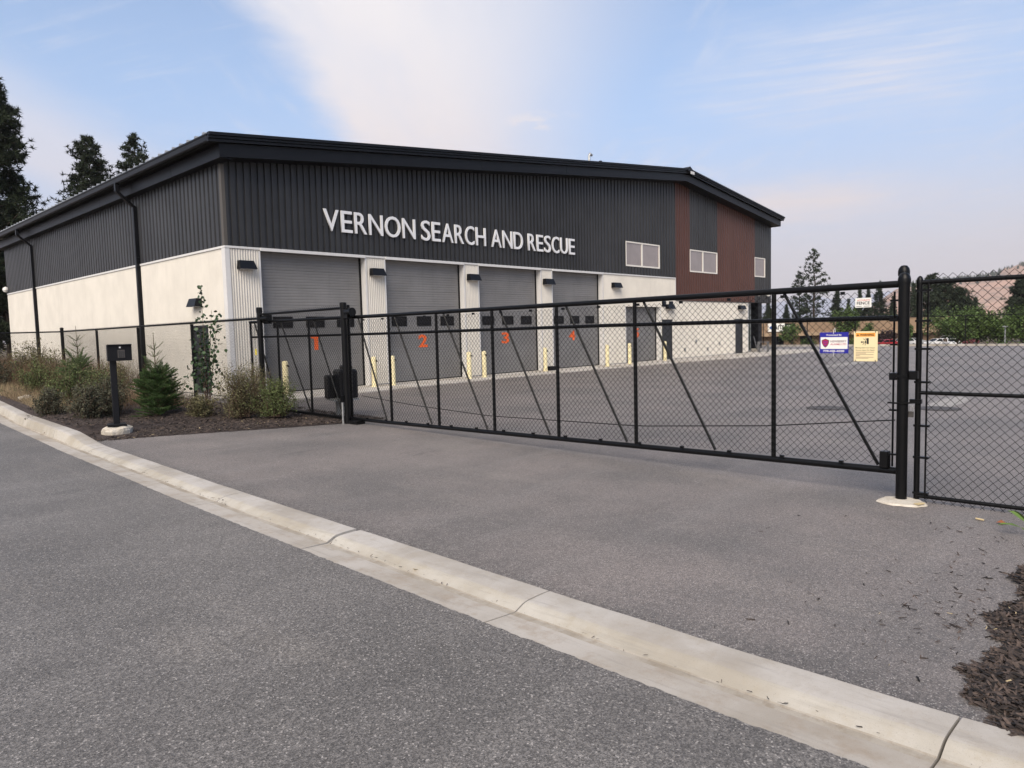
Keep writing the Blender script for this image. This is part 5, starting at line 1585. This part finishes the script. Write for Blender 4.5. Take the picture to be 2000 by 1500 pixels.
for px_, D, lab, sd_ in ((1578, 116, 'low round green bush before the tan building', 62), (1668, 118, 'low yellowish bush under the light green tree', 63), (1960, 80, 'low green hedge bush near the far lamp pole', 64)):
    broadleaf(at(px_, D, ZG), 1.9, 1.1, lab, n=900, leaf=.2, seed=sd_, name='bush', zc=.45)['category'] = 'bush'

# far lamp pole
lp = thing('lamp_pole', 'thin grey lamp pole with a flat head beyond the yard edge', 'lamp post', at(1960, 62, -2.0))
MB().tube([(0, 0, 0), (0, 0, 3.0)], .05, 8).build('pole', 'galvanised', lp)
MB().box((-.55, -.12, 3.0), (.55, .12, 3.08)).build('lamp_head', 'galvanised', lp)

# --- low tan building beyond the yard
rt = Vector((_x.x, _x.y, 0)).normalized(); ang = math.atan2(rt.y, rt.x) + R(3)
tan = thing('low_office', 'long low tan flat roofed building beyond the yard', 'building', at(1660, 132, ZG), rz=ang)
Hh = 5.0; x0, x1 = -19.5, 21.5
MB().box((x0, 0, 0), (x1, 12, 2.1)).build('wall', 'tan_wall', tan)
MB().box((x0 - .8, -1.6, 2.1), (x1 + .8, 12.5, 2.75)).build('eave_band', 'tan_band', tan)
MB().box((x0 - .5, -1.3, 2.752), (x1 + .5, 12, Hh - .15)).build('parapet', 'tan_wall', tan)
MB().box((x0 - .6, -1.4, Hh - .148), (x1 + .6, 12.1, Hh)).build('coping', 'tan_band', tan)
for k, x in enumerate((-9.5, -3.0, 4.0, 11.5, 17.5)):
    w = MB().box((x, -.05, .6), (x + 2.2, .02, 2.05)).build('window', 'dark_trim', tan)
    for j in range(2):
        MB().box((x + .08 + j * 1.05, -.06, 0.68), (x + 1.07 + j * 1.05, -.051, 1.97)).build('pane', 'black_glass', w)
dr = MB().box((-14.4, -.07, .02), (-12.6, .01, 2.08)).build('entrance', 'dark_trim', tan)
MB().box((-13.45, -.08, .1), (-12.7, -.071, 2.0)).build('pane', 'black_glass', dr)
sg = MB().box((-16.2, -1.75, 2.95), (-13.2, -1.42, 4.45)).build('sign_board', 'sign_white', tan)
MB().prism([(-16.0, 3.75), (-15.6, 4.05), (-15.1, 4.0), (-15.0, 3.5), (-15.4, 3.3), (-15.8, 3.45)], lambda a, b_, d: (a, d, b_), -1.79, -1.755).build('emblem', 'print_blue', sg)
fit_text('print', 'UTS', 'print_black', sg, (-14.8, -1.77, 3.35), (1, 0, 0), (0, 0, 1), 1.5, .75, (0, -1, 0), weight=.03)
sg2 = MB().box((-13.15, -1.72, 3.0), (-11.2, -1.43, 4.4)).build('sign_board', 'dark_trim', tan)
for z in (3.9, 3.45): MB().box((-12.8, -1.74, z), (-11.9, -1.725, z + .16)).build('print', 'sign_white', sg2)
MB().box((-19.0, -.06, .6), (-17.4, .02, 2.05)).build('window', 'black_glass', tan)


# --- cars
CAR_PROFILES = {
    'sedan': ([(-2.2, .35), (-2.25, .62), (-2.1, .88), (-1.45, .95), (-.75, 1.38), (.55, 1.42), (1.25, 1.0), (2.1, .92), (2.25, .7), (2.22, .35)], [(-1.28, .97), (-.68, 1.33), (.50, 1.36), (1.05, 1.0)]),
    'hatch': ([(-2.0, .35), (-2.05, .6), (-1.9, .88), (-1.15, .98), (-.45, 1.45), (1.3, 1.48), (1.85, 1.02), (1.95, .7), (1.92, .35)], [(-1.0, 1.0), (-.40, 1.39), (1.2, 1.42), (1.55, 1.02)]),
    'suv': ([(-2.25, .40), (-2.3, .75), (-2.15, 1.02), (-1.35, 1.10), (-.75, 1.70), (1.75, 1.74), (2.15, 1.15), (2.25, .85), (2.2, .40)], [(-1.2, 1.13), (-.68, 1.63), (1.65, 1.67), (1.9, 1.15)]),
}


def car(kind, paint, label, loc, rz):
    body, glass = CAR_PROFILES[kind]
    c_ = thing('parked_car', label, 'car', loc, rz, 'cars parked beyond the yard')
    mb = MB(); n_ = len(body); W2 = .86
    narrow = lambda z: W2 - max(0, z - .95) * .32
    vs = [(x, -narrow(z), z) for x, z in body] + [(x, narrow(z), z) for x, z in body]
    mb.add(vs, [tuple(range(n_)), tuple(reversed(range(n_, 2 * n_)))] + [(i, (i + 1) % n_, n_ + (i + 1) % n_, n_ + i) for i in range(n_)])
    mb.build('body', paint, c_)
    mid = (glass[0][0] + glass[-1][0]) / 2
    for s_ in (-1, 1):
        for half in (0, 1):
            if half == 0: pg = [glass[0], glass[1], (mid - .04, glass[1][1] + .01), (mid - .04, glass[0][1] + .01)]
            else: pg = [(mid + .04, glass[0][1] + .01), (mid + .04, glass[2][1] - .01), glass[2], glass[3]]
            vs = [(x, s_ * (narrow(z) + .008), z) for x, z in pg]
            MB().add(vs, [(0, 1, 2, 3)]).build('side_window', 'black_glass', c_)
        for x in (-1.38, 1.32):
            wh = MB().tube([(x, s_ * .70, .32), (x, s_ * .885, .32)], .32, 16).build('wheel', 'tyre', c_)
            MB().tube([(x, s_ * .886, .32), (x, s_ * .895, .32)], .19, 12).build('rim', 'galvanised', wh)
        MB().box((body[1][0] - .03, s_ * .66 - .16, .62), (body[1][0] + .12, s_ * .66 + .16, .78)).build('headlight', 'lamp_clear', c_)
        MB().box((body[-2][0] - .12, s_ * .68 - .14, .70), (body[-2][0] + .03, s_ * .68 + .14, .88)).build('tail_light', 'lamp_red', c_)
    a, b_ = body[3], body[4]
    for p, q_ in ((body[3], body[4]), (body[5], body[6])):
        nrm = .012
        dx_, dz_ = q_[0] - p[0], q_[1] - p[1]; l_ = math.hypot(dx_, dz_); nx_, nz_ = -dz_ / l_ * nrm, dx_ / l_ * nrm
        e = [(p[0] + dx_ * .12 + nx_, p[1] + dz_ * .12 + nz_), (p[0] + dx_ * .9 + nx_, p[1] + dz_ * .9 + nz_)]
        vs = [(e[0][0], -narrow(e[0][1]) * .9, e[0][1]), (e[1][0], -narrow(e[1][1]) * .9, e[1][1]), (e[1][0], narrow(e[1][1]) * .9, e[1][1]), (e[0][0], narrow(e[0][1]) * .9, e[0][1])]
        MB().add(vs, [(0, 1, 2, 3)]).build('windscreen', 'black_glass', c_)
    return c_


CARS = [('sedan', 'car_red', 'red car parked under the purple tree', 1731, 116, 0.05), ('hatch', 'car_white', 'white car half hidden by the thick gate post', 1762, 118, 0.3),
        ('sedan', 'car_white', 'white sedan seen side on through the left of the swing leaf', 1834, 114, 0.0), ('suv', 'car_white', 'white high roofed car behind the side on white sedan', 1852, 119, 0.1),
        ('hatch', 'car_white', 'small white hatchback with red tail lights before the maroon car', 1857, 109, 1.2), ('suv', 'car_maroon', 'dark maroon car at the foot of the bright green trees', 1879, 117, .15),
        ('sedan', 'car_silver', 'silver car in the gap right of the thick gate post', 1782, 121, .1)]
for kd, pt, lab, px_, D, rr in CARS:
    p = at(px_, D, ZG); car(kd, pt, lab, (p[0], p[1], ZG + .0), ang + rr)

# ================================================================= HILLS
def hill(name, D, prof, mname, depth, zbase, seed):
    rg = np.random.default_rng(seed); n_, m_ = 90, 14
    pxs = np.linspace(prof[0][0], prof[-1][0], n_); vs, fs = [], []
    for i, px_ in enumerate(pxs):
        hz_ = np.interp(px_, [p[0] for p in prof], [p[1] for p in prof])
        for j in range(m_):
            f = j / (m_ - 1); Dj = D + depth * f
            zz_ = zbase + (hz_ - zbase) * math.sin(f * math.pi / 2) ** .8
            rid = .10 * hz_ * math.sin(px_ * .021 + 2.5 * f + seed) * f + .05 * hz_ * math.sin(px_ * .06 - 5 * f) * f + .03 * hz_ * rg.normal() * f
            p = site(px_, Dj, zz_ + rid * (1 - f * .75)); vs.append(tuple(p))
            if i and j: fs.append(((i - 1) * m_ + j - 1, i * m_ + j - 1, i * m_ + j, (i - 1) * m_ + j))
    # back slope down to the ground
    return tag(MB().add(vs, fs).build(name, mname, smooth=True), kind='structure')


hill('hills', 1500, [(1640, 10), (1700, 45), (1745, 95), (1790, 112), (1850, 118), (1920, 128), (1975, 150), (2050, 190), (2200, 270), (2500, 330)], 'dry_hill', 700, ZLOW, 2)
hill('far_hills', 5200, [(900, 60), (1300, 120), (1480, 175), (1540, 215), (1580, 260), (1640, 215), (1700, 260), (1760, 300), (1900, 330), (2300, 420)], 'haze_blue_hill', 1500, ZLOW, 5)

# scrub pines along the hill crest
P, D_, L_ = [], [], []
for k in range(420):
    px_ = random.uniform(1760, 2300); f = random.uniform(.55, 1.0); hz_ = float(np.interp(px_, [1740, 1790, 1850, 1920, 1975, 2050, 2200, 2300], [95, 112, 118, 128, 150, 190, 270, 290]))
    if random.random() < .35: f = 1.0
    p = site(px_, 1500 + 700 * f, ZLOW + (hz_ - ZLOW) * math.sin(f * math.pi / 2) ** .8 - 5)
    for a in range(4):
        P.append(tuple(p)); an = a * math.pi / 2 + random.random(); D_.append((math.cos(an) * .15, math.sin(an) * .15, 1)); L_.append(random.uniform(9, 22))
V, Fc = blades(np.array(P), unit(np.array(D_)), np.array(L_), np.full(len(L_), 9.0))
mesh_np('hillside_trees', V, Fc, 'far_needle', kind='stuff')

# ================================================================= HAZE
HAZE = 0.00011
if HAZE:
    hm = bpy.data.materials.new('haze'); hm.use_nodes = True
    ht = hm.node_tree; ht.nodes.remove(ht.nodes['Principled BSDF'])
    pv = ht.nodes.new('ShaderNodeVolumePrincipled'); pv.inputs['Color'].default_value = (0.93, 0.92, 0.95, 1); pv.inputs['Density'].default_value = HAZE
    pv.inputs['Anisotropy'].default_value = 0.0
    ht.links.new(pv.outputs[0], ht.nodes['Material Output'].inputs['Volume'])
    MATS['haze'] = hm
    tag(MB().box((-3050, -6050, ZLOW - 1.2), (9050, 6050, 640)).build('haze', 'haze'), kind='stuff')
